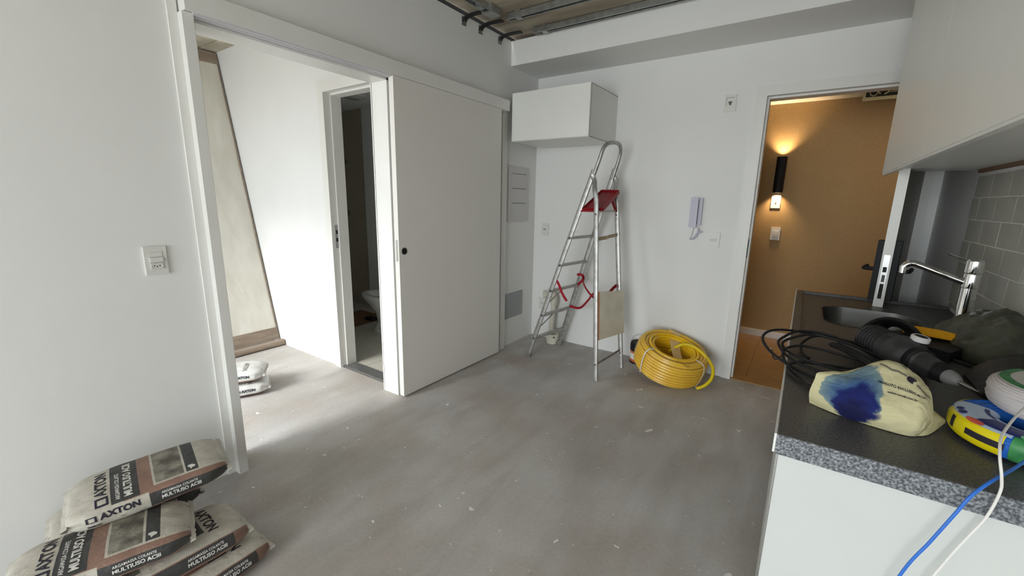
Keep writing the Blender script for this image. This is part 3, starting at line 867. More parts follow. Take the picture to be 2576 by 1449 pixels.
# ================================================================== BEDROOM: leaning panel, batten
A0 = Vector((-1.735, 0, 0.045)); A1 = Vector((-2.385, 0, 2.625))
ax = (A1 - A0).normalized(); nrm = Vector((ax.z, 0, -ax.x)); Lp = (A1 - A0).length
def slab(u0, u1, y0, y1, d0, d1, bev=0.0):
    bm = bmesh.new(); vs = bx(bm, u0, u1, y0, y1, d0, d1)
    for v in bm.verts: v.co = A0 + ax * v.co.x + Vector((0, v.co.y, 0)) + nrm * v.co.z
    return bm
pn = thing('leaning_panel', 'tall timber-framed panel wrapped in dusty plastic leaning inside the bedroom', 'panel', (-1.75, -3, 0))
obj('bottom_rail', slab(0, .115, -4.3, -1.725, -.03, 0), WOOD, pn)
obj('top_rail', slab(Lp - .10, Lp, -4.3, -1.725, -.03, 0), WOOD, pn)
obj('side_rail', slab(.115, Lp - .10, -1.733, -1.725, -.03, 0), WOOD, pn)
bm = bmesh.new()
nu, nv = 60, 60
vg = [[None] * (nv + 1) for _ in range(nu + 1)]
for i in range(nu + 1):
    for j in range(nv + 1):
        u = .115 + (Lp - .215) * i / nu; y_ = -4.3 + (4.3 - 1.733) * j / nv
        d = -.008 + .006 * noise.noise(Vector((u * 2.2, y_ * 5, 3))) + .004 * abs(noise.noise(Vector((u * 4, y_ * 12 + u * 2, 8))))
        vg[i][j] = bm.verts.new(A0 + ax * u + Vector((0, y_, 0)) + nrm * d)
for i in range(nu):
    for j in range(nv): bm.faces.new((vg[i][j], vg[i + 1][j], vg[i + 1][j + 1], vg[i][j + 1]))
obj('wrapped_face', bm, PANEL, pn, True)
# creases in the plastic film
for pts in ([(.62, -1.98), (.45, -1.93), (.33, -1.86)], [(1.55, -2.05), (1.42, -2.0), (1.3, -1.96)], [(1.2, -1.97), (1.05, -1.93), (.96, -1.88)], [(.75, -2.05), (.55, -2.06), (.42, -2.02)]):
    bm = bmesh.new()
    tube(bm, [A0 + ax * q.x + Vector((0, q.y, 0)) + nrm * -.001 for q in smooth([(a, b, 0) for a, b in pts], 5)], .0022, 6)
    obj('film_crease', bm, FILM, pn, True)
bm = bmesh.new(); tube(bm, [(-1.672, -4.3, .029), (-1.672, -1.72, .029)], 1.0, prof=ovalprof(.027, .029, 12, .7)); o = obj('timber_batten', bm, WOOD, None, 40)
tag(o, 'rounded timber batten on the floor along the foot of the leaning panel', 'batten')

# ================================================================== CEILING FURRING
def channel(pts_a, pts_b, wdt, h, up=(0, 0, 1)):
    """C profile opened downwards"""
    a, b = Vector(pts_a), Vector(pts_b)
    t = .0012
    d = (b - a).normalized(); s = d.cross(Vector((0, 0, 1))).normalized()
    bm = bmesh.new()
    for (p0, p1) in (((-wdt / 2, 0), (-wdt / 2, h)), ((-wdt / 2, h), (wdt / 2, h)), ((wdt / 2, h), (wdt / 2, 0)), ((-wdt / 2, 0), (-wdt / 2 + .008, 0)), ((wdt / 2, 0), (wdt / 2 - .008, 0))):
        e = Vector((p1[0] - p0[0], p1[1] - p0[1], 0)); nn = Vector((-e.y, e.x, 0)).normalized() * t
        q = [(p0[0], p0[1]), (p1[0], p1[1]), (p1[0] + nn.x, p1[1] + nn.y), (p0[0] + nn.x, p0[1] + nn.y)]
        va = [bm.verts.new(a + s * x + Vector((0, 0, z))) for x, z in q]; vb = [bm.verts.new(b + s * x + Vector((0, 0, z))) for x, z in q]
        for i in range(4): bm.faces.new((va[i], va[(i + 1) % 4], vb[(i + 1) % 4], vb[i]))
        bm.faces.new(va); bm.faces.new(vb[::-1])
    return bm
for lab, a, b, wd in (('galvanised ceiling channel nearest the beam, running along the back of the room', (.27, -.53, 2.655), (XR, -.505, 2.655), .045),
                      ('galvanised ceiling channel parallel to the beam, second from the back', (.24, -.845, 2.655), (XR, -.835, 2.655), .045),
                      ('galvanised ceiling channel running toward the camera near the left wall', (.20, -1.02, 2.66), (.20, -6.5, 2.66), .055)):
    o = obj('ceiling_channel', channel(a, b, wd, .038), GALV); tag(o, lab, 'metal channel')
    d = (Vector(b) - Vector(a)).normalized()
    p = Vector(a) + d * .10
    k = obj('bracket', box(p.x - .022, p.x + .022, p.y - .028, p.y + .028, 2.652, 2.70, .002, 1), GALV, o)
# hollow box-shaped coupling at the end of the long channel
o = obj('channel_coupling', box(.165, .255, -1.06, -.95, 2.648, 2.70, .002, 1), GALV); tag(o, 'box-shaped steel coupling at the end of the channel near the left wall', 'coupling')
for i, (y_, lb) in enumerate(((-1.06, 'black curved strip at the wall head, leftmost of the three'), (-.87, 'black curved strip at the wall head, middle of the three'), (-.62, 'black curved strip at the wall head, nearest the room corner'))):
    c_ = thing('ceiling_strap', lb, 'strap', (0, y_, 2.64))
    bm = bmesh.new()
    tube(bm, smooth([(.003, y_, 2.625), (.02, y_ + .003, 2.65), (.06, y_ + .012, 2.664), (.12, y_ + .02, 2.668), (.19, y_ + .03, 2.668)], 6), 1.0, prof=rectprof(.003, .024), fixed_up=(0, 0, 1)); obj('strip', bm, BLACKR, c_)
    obj('clip', box(.0, .006, y_ - .024, y_ + .02, 2.602, 2.66, .001, 1), GALV, c_)
    obj('screw', box(.006, .012, y_ - .006, y_ + .004, 2.625, 2.637, .001, 1), CHROME, c_)
# dark recess line where walls meet slab is left open: the wall heads stop short of the slab

# ================================================================== STEPLADDER
ld = thing('stepladder', 'worn aluminium stepladder with red plastic tray standing open in the corner', 'ladder', (.7, -.45, 0))
Nf, Nt = Vector((.327, -.584, .0)), Vector((.873, -.500, 1.736))
Ff, Ft = Vector((.401, -.139, .0)), Vector((.923, -.222, 1.76))
railp = ovalprof(.0105, .020, 12, .5)
ydir = (0, 1, 0)
bm = bmesh.new(); tube(bm, [Nf, Nf.lerp(Nt, .93)], 1.0, prof=railp, fixed_up=ydir); obj('rail', bm, ALU, ld, 40)
bm = bmesh.new(); tube(bm, [Ff, Ff.lerp(Ft, .93)], 1.0, prof=railp, fixed_up=ydir); obj('rail', bm, ALU, ld, 40)
bm = bmesh.new()
hp = [Nf.lerp(Nt, .90) + Vector((.012, 0, 0)), Nf.lerp(Nt, .97) + Vector((.013, 0, 0)), Nt + Vector((.02, .010, .035)), Nt + Vector((.045, .06, .078)), Ft + Vector((.015, -.09, .062)), Ft + Vector((.012, -.02, .02)), Ff.lerp(Ft, .97) + Vector((.008, 0, 0)), Ff.lerp(Ft, .88) + Vector((.008, 0, 0))]
tube(bm, smooth(hp, 7), .0145, 12); obj('handrail_hoop', bm, ALU, ld, True)
obj_foot = [(Nf, 'foot'), (Ff, 'foot')]
for p, _ in obj_foot:
    bm = bmesh.new(); q = Matrix.Translation(p) @ Matrix.Rotation(math.atan2(.546, 1.736), 4, 'Y')
    bx(bm, -.026, .026, -.015, .015, .002, .045); bevel(bm, .004, 2); bmesh.ops.transform(bm, matrix=q, verts=bm.verts); obj('foot', bm, ALU, ld)
rz = [.186, .403, .628, .852, 1.082]
for i, z_ in enumerate(rz):
    a = Nf + (Nt - Nf) * (z_ / Nt.z); b = Ff + (Ft - Ff) * (z_ / Ft.z)
    bm = bmesh.new(); tube(bm, [a + Vector((0, -.012, 0)), b + Vector((0, .014, 0))], 1.0, prof=ovalprof(.012, .021, 12, .6), fixed_up=(0, 0, 1)); rg = obj('rung', bm, ALU, ld, 40)
    for p, s in ((a, -1), (b, 1)):
        bm = bmesh.new(); lathe(bm, [(0, 0), (.006, 0), (.005, .004), (0, .005)], 10, p + Vector((0, s * .0145, 0)), (0, s, 0)); obj('bolt', bm, BLACK, rg)
# small stays under the lower rungs
for z_ in (.403, .628):
    a = Nf + (Nt - Nf) * ((z_ - .10) / Nt.z); b = Nf + (Nt - Nf) * (z_ / Nt.z)
    bm = bmesh.new(); tube(bm, [a + Vector((.018, .012, 0)), b + Vector((.03, .14, -.01))], 1.0, prof=rectprof(.0015, .006)); obj('stay', bm, ALU, ld)
# rear frame
Rn = Vector((1.033, -.70, 0)); Rf = Vector((1.098, -.319, 0))
RnT = Vector((.900, -.572, 1.30)); RfT = Vector((.940, -.245, 1.29))
for foot, top, joint in ((Rn, RnT, Vector((.822, -.517, 1.575))), (Rf, RfT, Vector((.878, -.207, 1.575)))):
    d = (top - foot)
    pts = [foot, foot.lerp(top, .5), top, top + d * .09 + Vector((-.003, 0, 0)), (top + d * .14).lerp(joint, .35), joint]
    pts = [foot + (top - foot) * t_ for t_ in (0, .25, .5, .75)] + smooth([top - d * .02, top + d * .06, top + d * .12 + Vector((-.012, .002, 0)), joint + Vector((.022, 0, -.035)), joint], 5)
    bm = bmesh.new(); tube(bm, pts, 1.0, prof=ovalprof(.0115, .0185, 12, .6), fixed_up=ydir); obj('rear_leg', bm, ALU, ld, 45)
    for t_ in (.10, .985):
        p = foot.lerp(top, t_); bm = bmesh.new(); lathe(bm, [(0, 0), (.006, 0), (.005, .003), (0, .004)], 10, p + Vector((.0, -.013, 0)), (0.3, -1, 0)); obj('bolt', bm, BLACK, ld)
bm = bmesh.new(); a = Rn.lerp(RnT, .10); b = Rf.lerp(RfT, .12); tube(bm, [a, a.lerp(b, .97)], 1.0, prof=rectprof(.010, .0025), fixed_up=(0, 0, 1)); obj('lower_brace', bm, ALU, ld)
bm = bmesh.new(); a = Vector((.775, -.525, 1.300)); b = Vector((.905, -.555, 1.302)); c_ = Vector((.932, -.245, 1.302)); tube(bm, [b, c_], 1.0, prof=ovalprof(.008, .009, 8, .7), fixed_up=(0, 0, 1)); obj('tray_bar', bm, ALU, ld)
bm = bmesh.new(); tube(bm, [Vector((.755, -.525, 1.300)), b], 1.0, prof=rectprof(.006, .012), fixed_up=(0, 0, 1)); obj('tray_bar', bm, RED, ld)
# masking tape wrapped bar on the rear frame at mid height
a = Rn.lerp(RnT, .84) + Vector((0, 0, 0)); b = Rf.lerp(RfT, .855)
bm = bmesh.new(); tube(bm, [a, a.lerp(b, .5)], 1.0, prof=rectprof(.014, .003), fixed_up=(0, 0, 1)); obj('taped_brace', bm, CARD if False else mat('masking_tape', s2l(170, 152, 122), .7), ld)
bm = bmesh.new(); tube(bm, [a.lerp(b, .45) + Vector((.006, 0, .004)), b + Vector((.006, .03, .012))], 1.0, prof=rectprof(.013, .003), fixed_up=(0, 0, 1)); obj('taped_brace', bm, MATS['masking_tape'], ld)
# tilted red tray
T4 = [Vector((.765, -.525, 1.308)), Vector((.935, -.525, 1.315)), Vector((.948, -.25, 1.452)), Vector((.800, -.25, 1.455))]
n_ = (T4[1] - T4[0]).cross(T4[3] - T4[0]).normalized()
bm = bmesh.new()
lo_ = [bm.verts.new(p) for p in T4]; hi_ = [bm.verts.new(p + n_ * .006) for p in T4]
bm.faces.new(lo_); bm.faces.new(hi_[::-1])
for i in range(4): bm.faces.new((lo_[i], lo_[(i + 1) % 4], hi_[(i + 1) % 4], hi_[i]))
tr = obj('tray', bm, RED, ld)
bm = bmesh.new()
for i in range(4): tube(bm, [T4[i] + n_ * .004, T4[(i + 1) % 4] + n_ * .004], 1.0, prof=rectprof(.014, .004), fixed_up=n_)
for k in range(1, 4): tube(bm, [T4[0].lerp(T4[1], k / 4) - n_ * .006, T4[3].lerp(T4[2], k / 4) - n_ * .006], 1.0, prof=rectprof(.008, .002), fixed_up=n_)
obj('tray_rim', bm, RED, tr)
bm = bmesh.new(); tube(bm, [Vector((.925, -.34, 1.40)), Vector((.932, -.275, 1.33)), Vector((.935, -.25, 1.298))], 1.0, prof=ovalprof(.010, .012, 8, .7)); obj('tray_strut', bm, RED, ld, 40)
bm = bmesh.new(); tube(bm, [Vector((.84, -.46, 1.335)), Vector((.875, -.53, 1.31)), Vector((.905, -.565, 1.298))], 1.0, prof=ovalprof(.009, .011, 8, .7)); obj('tray_strut', bm, RED, ld, 40)

# straps tied round the ladder
def ribbon(pts, wd=.012, t=.0012, upv=None):
    bm = bmesh.new(); P_ = smooth(pts, 7)
    tube(bm, P_, 1.0, prof=rectprof(t, wd) if upv else rectprof(wd, t), fixed_up=upv); return bm
nz = lambda z_: Nf + (Nt - Nf) * (z_ / Nt.z)
fz_ = lambda z_: Ff + (Ft - Ff) * (z_ / Ft.z)
st = thing('strap', 'red webbing strap looped round the far rail and rear legs of the stepladder', 'strap', (.7, -.3, .7))
p = fz_(.70)
obj('loop', ribbon([p + Vector((-.03, -.005, .02)), p + Vector((.0, -.02, .03)), p + Vector((.03, -.012, .02)), p + Vector((.028, 0, -.02)), p + Vector((.0, -.022, -.055)), p + Vector((-.02, -.022, -.085))], .011), REDW, st)
obj('tail', ribbon([p + Vector((.026, -.02, .02)), Vector((.689, -.25, .648)), Vector((.777, -.33, .602)), Vector((.862, -.42, .589))], .011), REDW, st)
q = fz_(.41)
obj('sling', ribbon([q + Vector((.0, -.024, .012)), Vector((.560, -.190, .418)), Vector((.662, -.25, .440)), Vector((.785, -.38, .545)), Vector((.865, -.48, .625)), Vector((.935, -.585, .672))], .011), REDW, st)
obj('tail', ribbon([Vector((.965, -.36, .640)), Vector((.980, -.32, .672)), Vector((.992, -.275, .69)), Rf.lerp(RfT, .535) + Vector((.0, -.02, .0))], .014), REDW, st)
s2_ = thing('strap', 'short red webbing strap hanging off the near ladder rail', 'strap', (.6, -.55, .6))
obj('webbing', ribbon([nz(.71) + Vector((.012, 0, .02)), Vector((.593, -.548, .690)), Vector((.622, -.54, .62)), Vector((.660, -.52, .552))], .011), REDW, s2_)

# board hooked on the rear legs
bd = thing('board', 'dusty square board tied to the rear legs of the stepladder', 'board', (1.0, -.4, .3))
c4 = [Rn.lerp(RnT, .57) + Vector((.022, .0, -.045)), Rf.lerp(RfT, .52) + Vector((.024, .012, -.02))]
dn = Vector((.035, -.035, -.375))
q4 = [c4[0], c4[1], c4[1] + dn * .95 + Vector((0, .035, 0)), c4[0] + dn]
n_ = (q4[1] - q4[0]).cross(q4[3] - q4[0]).normalized()
if n_.x < 0: n_ = -n_
bm = bmesh.new(); lo_ = [bm.verts.new(p) for p in q4]; hi_ = [bm.verts.new(p + n_ * .012) for p in q4]
bm.faces.new(lo_); bm.faces.new(hi_[::-1])
for i in range(4): bm.faces.new((lo_[i], lo_[(i + 1) % 4], hi_[(i + 1) % 4], hi_[i]))
obj('sheet', bm, PLY, bd)
bm = bmesh.new(); tube(bm, [q4[0] + n_ * .006 + Vector((0, -.002, 0)), q4[3] + n_ * .006 + Vector((0, -.002, 0))], 1.0, prof=rectprof(.002, .0065), fixed_up=(0, 1, 0)); obj('raw_edge', bm, mat('board_edge', s2l(150, 98, 66), .8), bd)

# ================================================================== PVC PIPE behind ladder
pv = thing('pvc_pipe', 'cream PVC pipe with open elbow standing against the back wall behind the stepladder', 'pipe', (.30, -.08, 0))
bm = bmesh.new(); tube(bm, [(.285, -.085, .10), (.298, -.075, .40)], .026, 18); obj('pipe', bm, PVC, pv, 40)
bm = bmesh.new(); tube(bm, smooth([(.298, -.075, .38), (.300, -.077, .44), (.290, -.095, .478), (.262, -.125, .487), (.232, -.160, .487)], 6), .034, 18, caps=False); obj('elbow', bm, PVC, pv, 40)
bm = bmesh.new(); tube(bm, [(.231, -.161, .487), (.241, -.149, .487)], .0365, 18, caps=False); obj('elbow_collar', bm, PVC, pv, 40)
bm = bmesh.new(); lathe(bm, [(0, .0), (.033, 0)], 18, (.238, -.153, .487), (-.65, -.76, 0)); obj('pipe_bore', bm, PLY, pv)
ps = thing('plaster_bucket', 'squat beige plaster bucket on the floor behind the stepladder feet', 'bucket', (.32, -.12, 0))
bm = bmesh.new(); lathe(bm, [(0, .001), (.055, .001), (.065, .09), (.067, .09), (.067, .10), (.058, .10), (.055, .03), (0, .03)], 26, (.315, -.115, 0)); obj('pail', bm, PLY, ps, 40)
bm = bmesh.new(); lathe(bm, [(0, 0), (.008, 0)], 12, (.36, -.168, .075), (.5, -1, 0)); obj('handle_pin', bm, BLACK, ps)

# ================================================================== HOSE COIL
hc = thing('hose_coil', 'coil of yellow corrugated conduit wrapped in clear film by the back wall', 'hose', (1.46, -.26, 0))
HC = Vector((1.478, -.285, .168)); Hn = Vector((.24, -.17, .95)).normalized()
Hx = (Vector((1, 0, 0)) - Hn * Hn.x).normalized(); Hy = Hn.cross(Hx)
Rt = .0115
rows = 9
def ring_pts(R_, h, n=72, a0=0, a1=2 * PI, wob=0):
    return [HC + Hx * R_ * math.cos(a0 + (a1 - a0) * k / n) * 1.06 + Hy * R_ * math.sin(a0 + (a1 - a0) * k / n) + Hn * h for k in range(n)]
bm = bmesh.new()
for layer in range(5):
    for r in range(rows):
        R_ = .247 - layer * .0225 - (0.012 if r in (0, rows - 1) and layer == 0 else 0) - .004 * abs(r - 4) / 4
        h = -.095 + r * .0235 + (0.011 if layer % 2 else 0) + random.uniform(-.002, .002)
        pts = ring_pts(R_ + random.uniform(-.002, .002), h, 64)
        tube(bm, pts, Rt, 7, closed=True)
o = obj('coil', bm, YEL, hc, True)
end = smooth([Vector((1.45, -.22, .20)), Vector((1.520, -.235, .262)), Vector((1.571, -.22, .281)), Vector((1.646, -.22, .271)), Vector((1.731, -.25, .225)), Vector((1.793, -.30, .168)), Vector((1.801, -.34, .104)), Vector((1.769, -.375, .049)), Vector((1.714, -.40, .014))], 8)
bm = bmesh.new(); tube(bm, end, [Rt * (1.12 if k % 2 else 1.0) for k in range(len(end))], 10); obj('loose_end', bm, YELB, hc, True)
# film: translucent shell round the coil + band across the hole
bm = bmesh.new()
prof = [(.254, -.10), (.264, -.05), (.266, .03), (.260, .085), (.247, .112), (.205, .118), (.165, .10), (.160, .02)]
n = 64; rv = []
for R_, h in prof:
    rv.append([bm.verts.new(HC + (Hx * math.cos(2 * PI * k / n) * 1.06 + Hy * math.sin(2 * PI * k / n)) * (R_ + .002 * noise.noise(Vector((k * .6, h * 40, 2)))) + Hn * h) for k in range(n)])
for A, B_ in zip(rv, rv[1:]):
    for i in range(n): bm.faces.new((A[i], A[(i + 1) % n], B_[(i + 1) % n], B_[i]))
FILM2 = mat('coil_film', (0.90, 0.72, 0.42), 0.2, alpha=0.10, spec=0.6, bump=0.5, bscale=30)
obj('wrap_film', bm, FILM2, hc, True)
bm = bmesh.new()
nb = 16; va = []
for k in range(nb + 1):
    t_ = k / nb; s_ = -.215 + .43 * t_
    h = .122 - .055 * math.sin(PI * t_) ** 0.6
    ctr = HC + Hx * (.03 + s_ * .42) + Hy * s_ * -1 + Hn * h
    wd = .052 - .012 * math.sin(PI * t_)
    va.append([bm.verts.new(ctr + (Hx + Hy * -.15) * w_) for w_ in (-wd, -wd * .3, wd * .4, wd)])
for A, B_ in zip(va, va[1:]):
    for i in range(3): bm.faces.new((A[i], A[i + 1], B_[i + 1], B_[i]))
FILM3 = mat('film_band', s2l(222, 190, 130), 0.35, alpha=0.78, bump=0.5, bscale=30)
obj('film_band', bm, FILM3, hc, True)
for ang in (math.radians(236), math.radians(338)):
    rad = Hx * math.cos(ang) * 1.06 + Hy * math.sin(ang)
    bm = bmesh.new(); tube(bm, smooth([HC + rad * .254 + Hn * -.10, HC + rad * .268 + Hn * 0, HC + rad * .264 + Hn * .085, HC + rad * .235 + Hn * .118, HC + rad * .19 + Hn * .116], 5), 1.0, prof=rectprof(.005, .0012), fixed_up=Hn.cross(rad))
    obj('tie', bm, WSTRAP, hc)
# paint can behind it
cn = thing('paint_can', 'small black-lidded can with orange label and wire handle behind the yellow coil', 'can', (1.175, -.10, 0))
bm = bmesh.new(); lathe(bm, [(0, .002), (.072, .002), (.074, .012), (.074, .125), (0, .125)], 28, (1.175, -.10, 0)); obj('body', bm, ORANGE, cn, 40)
bm = bmesh.new(); lathe(bm, [(.0745, .0), (.077, .0), (.077, .016), (.0745, .016)], 28, (1.175, -.10, 0.002)); obj('rim', bm, BLACK, cn, 40)
bm = bmesh.new(); lathe(bm, [(.0748, .11), (.079, .115), (.080, .165), (.074, .185), (0, .188)], 28, (1.175, -.10, 0)); obj('lid', bm, BLACK, cn, 40)
bm = bmesh.new(); lathe(bm, [(.0755, .04), (.0757, .042), (.0757, .09), (.0755, .092)], 28, (1.175, -.10, 0)); obj('label', bm, WSTRAP, cn, 40)
bm = bmesh.new(); tube(bm, [(1.175 + .08 * math.cos(a), -.10 + .01, .165 + .085 * math.sin(a)) for a in [PI * k / 14 for k in range(15)]], .0018, 6); obj('wire_handle', bm, STEEL, cn, True)

# ================================================================== MORTAR BAGS
class Bag:
    def __init__(s, c, yaw, pitch, roll, L=.47, W=.29, T=.088, bend=0.0, seed=1):
        s.c = Vector(c); s.L, s.W, s.T, s.bend, s.seed = L, W, T, bend, seed
        s.R = Matrix.Rotation(yaw, 3, 'Z') @ Matrix.Rotation(-pitch, 3, 'Y') @ Matrix.Rotation(roll, 3, 'X')
        # arclength table for the mid section (front middle = 0, upwards positive)
        n = 3.2; s.n = n; s.tab = []
        prev = None; acc = 0
        for k in range(-180, 181):
            p = s.sec(math.radians(k), 1, 1)
            if prev is not None: acc += (p - prev).length
            s.tab.append([math.radians(k), acc]); prev = p
        mid = s.tab[180][1]
        for t in s.tab: t[1] -= mid
        s.per = acc

    def sec(s, th, ga, gb):
        c, si = math.cos(th), math.sin(th); e = 2 / s.n
        return Vector((0, -s.W / 2 * ga * math.copysign(abs(c) ** e, c), s.T / 2 * gb * math.copysign(abs(si) ** e, si)))

    def theta(s, v):
        lo, hi = 0, 360
        while hi - lo > 1:
            m_ = (lo + hi) // 2
            if s.tab[m_][1] > v: hi = m_
            else: lo = m_
        a, b = s.tab[lo], s.tab[hi]
        f = (v - a[1]) / max(b[1] - a[1], 1e-9)
        return a[0] + (b[0] - a[0]) * min(max(f, 0), 1)

    def pt(s, u, v, off=0.0):
        """u in metres from the left end, v arclength in metres from the front middle"""
        x = u - s.L / 2
        q = min(1, abs(x) / (s.L / 2))
        gb = (1 - q ** 5) ** .5 * .86 + .14
        ga = 1 - .07 * q ** 4
        p = s.sec(s.theta(v), ga, gb * 1.0)
        w_ = Vector((x * 7 + s.seed * 11, v * 8, s.seed))
        top = max(0, p.z) / (s.T / 2)
        rad = Vector((0, p.y, p.z)).normalized()
        p += rad * (.004 * noise.noise(w_) + .0028 * noise.noise(w_ * 3.1) + off)
        if q > .74:
            tk = (q - .74) / .26
            side = max(0, 1 - abs(p.z) / (s.T * .42)) if abs(p.y) > s.W * .28 else 0
            p.y -= math.copysign(.024 * tk * side ** .8, p.y)
        crease = q ** 3 * .005 * noise.noise(Vector((v * 45, x * 6, s.seed)))
        p += rad * crease
        p.x = x
        p.z += s.bend * (x / (s.L / 2)) ** 2
        return s.c + s.R @ p


def bag_material(design):
    m = bpy.data.materials.new('printed_sack_%s' % design); m.use_nodes = True
    nt = m.node_tree; N = nt.nodes; L = nt.links; b = N['Principled BSDF']
    uv = N.new('ShaderNodeUVMap'); uv.uv_map = 'UVMap'
    sp_ = N.new('ShaderNodeSeparateXYZ'); L.new(uv.outputs[0], sp_.inputs[0])
    U, V = sp_.outputs[0], sp_.outputs[1]
    W_, D_, B_, G_ = s2l(190, 185, 174), s2l(62, 62, 62), s2l(142, 112, 99), s2l(128, 122, 112)

    if design == 'c': W_ = s2l(214, 214, 212)

    def rng(src, a, b_):
        g1 = N.new('ShaderNodeMath'); g1.operation = 'GREATER_THAN'; L.new(src, g1.inputs[0]); g1.inputs[1].default_value = a
        g2 = N.new('ShaderNodeMath'); g2.operation = 'LESS_THAN'; L.new(src, g2.inputs[0]); g2.inputs[1].default_value = b_
        mu = N.new('ShaderNodeMath'); mu.operation = 'MULTIPLY'; L.new(g1.outputs[0], mu.inputs[0]); L.new(g2.outputs[0], mu.inputs[1])
        return mu.outputs[0]

    cur = [None]
    def put(u0, u1, v0, v1, col, soft=False):
        mu = N.new('ShaderNodeMath'); mu.operation = 'MULTIPLY'
        L.new(rng(U, u0, u1), mu.inputs[0]); L.new(rng(V, v0, v1), mu.inputs[1])
        x = N.new('ShaderNodeMix'); x.data_type = 'RGBA'; L.new(mu.outputs[0], x.inputs[0])
        if cur[0] is None: x.inputs[6].default_value = (*W_, 1)
        else: L.new(cur[0], x.inputs[6])
        if isinstance(col, tuple): x.inputs[7].default_value = (*col, 1)
        else: L.new(col, x.inputs[7])
        cur[0] = x.outputs[2]
    nz_ = N.new('ShaderNodeTexNoise'); nz_.inputs['Scale'].default_value = 14; nz_.inputs['Detail'].default_value = 3
    L.new(uv.outputs[0], nz_.inputs['Vector'])
    pr = N.new('ShaderNodeValToRGB'); pr.color_ramp.elements[0].position = .38; pr.color_ramp.elements[0].color = (*s2l(84, 80, 72), 1)
    pr.color_ramp.elements[1].position = .62; pr.color_ramp.elements[1].color = (*s2l(150, 146, 134), 1)
    L.new(nz_.outputs['Fac'], pr.inputs[0])
    Tt, Wd = .088, .29
    e = .038               # v where the top face begins
    if design == 'a':
        put(.145, 1.0, -.3, e + .030, B_)
        put(.115, .190, e, .30, D_)                     # band on top, left
        put(.190, .50, e, .30, B_)
        put(.228, .50, e + .016, .30, W_); put(.235, .318, e + .024, .30, pr.outputs[0])
        put(.325, .362, e + .024, .30, D_)
        put(-.1, .212, -.3, e - .003, W_)                   # white front, left
        put(.212, .50, -.020, e - .010, D_)
    elif design == 'c':
        put(-.1, .6, -.3, -.024, B_); put(-.1, .20, -.032, -.024, D_)
        put(.06, .20, e + .05, .20, pr.outputs[0])
    else:
        put(-.1, .6, -.3, e, B_)
        put(.10, .375, -.016, e - .004, D_)
        put(.245, .305, e + .06, .19, D_)
        put(.12, .245, e + .06, .30, B_); put(-.1, .12, e + .03, .30, pr.outputs[0])
    # folds and grime
    n2 = N.new('ShaderNodeTexNoise'); n2.inputs['Scale'].default_value = 26; n2.inputs['Detail'].default_value = 6
    L.new(uv.outputs[0], n2.inputs['Vector'])
    r2_ = N.new('ShaderNodeValToRGB'); r2_.color_ramp.elements[0].color = (.78, .77, .74, 1); r2_.color_ramp.elements[0].position = .3
    r2_.color_ramp.elements[1].position = .62; r2_.color_ramp.elements[1].color = (1.03, 1.02, 1, 1); L.new(n2.outputs['Fac'], r2_.inputs[0])
    x = N.new('ShaderNodeMix'); x.data_type = 'RGBA'; x.blend_type = 'MULTIPLY'; x.inputs[0].default_value = .8
    L.new(cur[0], x.inputs[6]); L.new(r2_.outputs[0], x.inputs[7]); L.new(x.outputs[2], b.inputs['Base Color'])
    b.inputs['Roughness'].default_value = .55
    n3 = N.new('ShaderNodeTexNoise'); n3.inputs['Scale'].default_value = 34; n3.inputs['Detail'].default_value = 6; n3.inputs['Distortion'].default_value = 1.2
    L.new(uv.outputs[0], n3.inputs['Vector'])
    bp = N.new('ShaderNodeBump'); bp.inputs['Strength'].default_value = .45; bp.inputs['Distance'].default_value = .006
    L.new(n3.outputs['Fac'], bp.inputs['Height']); L.new(bp.outputs[0], b.inputs['Normal'])
    return m


BAGM = {k: bag_material(k) for k in 'abc'}


def wrap_text(bag, txt, size, u0, v0, mode='front', bold=.0, maxl=.012, m=INKD, parent=None, name='lettering', align='LEFT', spacing=1.0, off=.0016, fit=None):
    """mode front: reads along +u, up = +v; mode top: reads along +v, up = -u; top2: reads along -v, up = +u"""
    if isinstance(txt, str):
        bm = text_mesh(txt, size, align, bold, spacing)
        if fit:
            xs = [v.co.x for v in bm.verts]; k_ = fit / (max(xs) - min(xs))
            for v in bm.verts: v.co.x *= k_
        densify(bm, maxl)
    else: bm = txt
    for v in bm.verts:
        x, y = v.co.x, v.co.y
        if mode == 'front': u, vv = u0 + x, v0 + y
        elif mode == 'top': u, vv = u0 - y, v0 + x
        else: u, vv = u0 + y, v0 - x
        v.co = bag.pt(u, vv, off)
    return obj(name, bm, m, parent)


def logo_mesh(s):
    bm = bmesh.new()
    for a, b, c, d in ((-s * .62, -s * .36, -s / 2, s / 2), (s * .36, s * .62, -s / 2, s / 2), (-s * .36, s * .36, s * .34, s / 2), (-s * .36, s * .36, -s / 2, -s * .34)):
        bm.faces.new([bm.verts.new(p) for p in ((a, c, 0), (b, c, 0), (b, d, 0), (a, d, 0))])
    return densify(bm, .008)


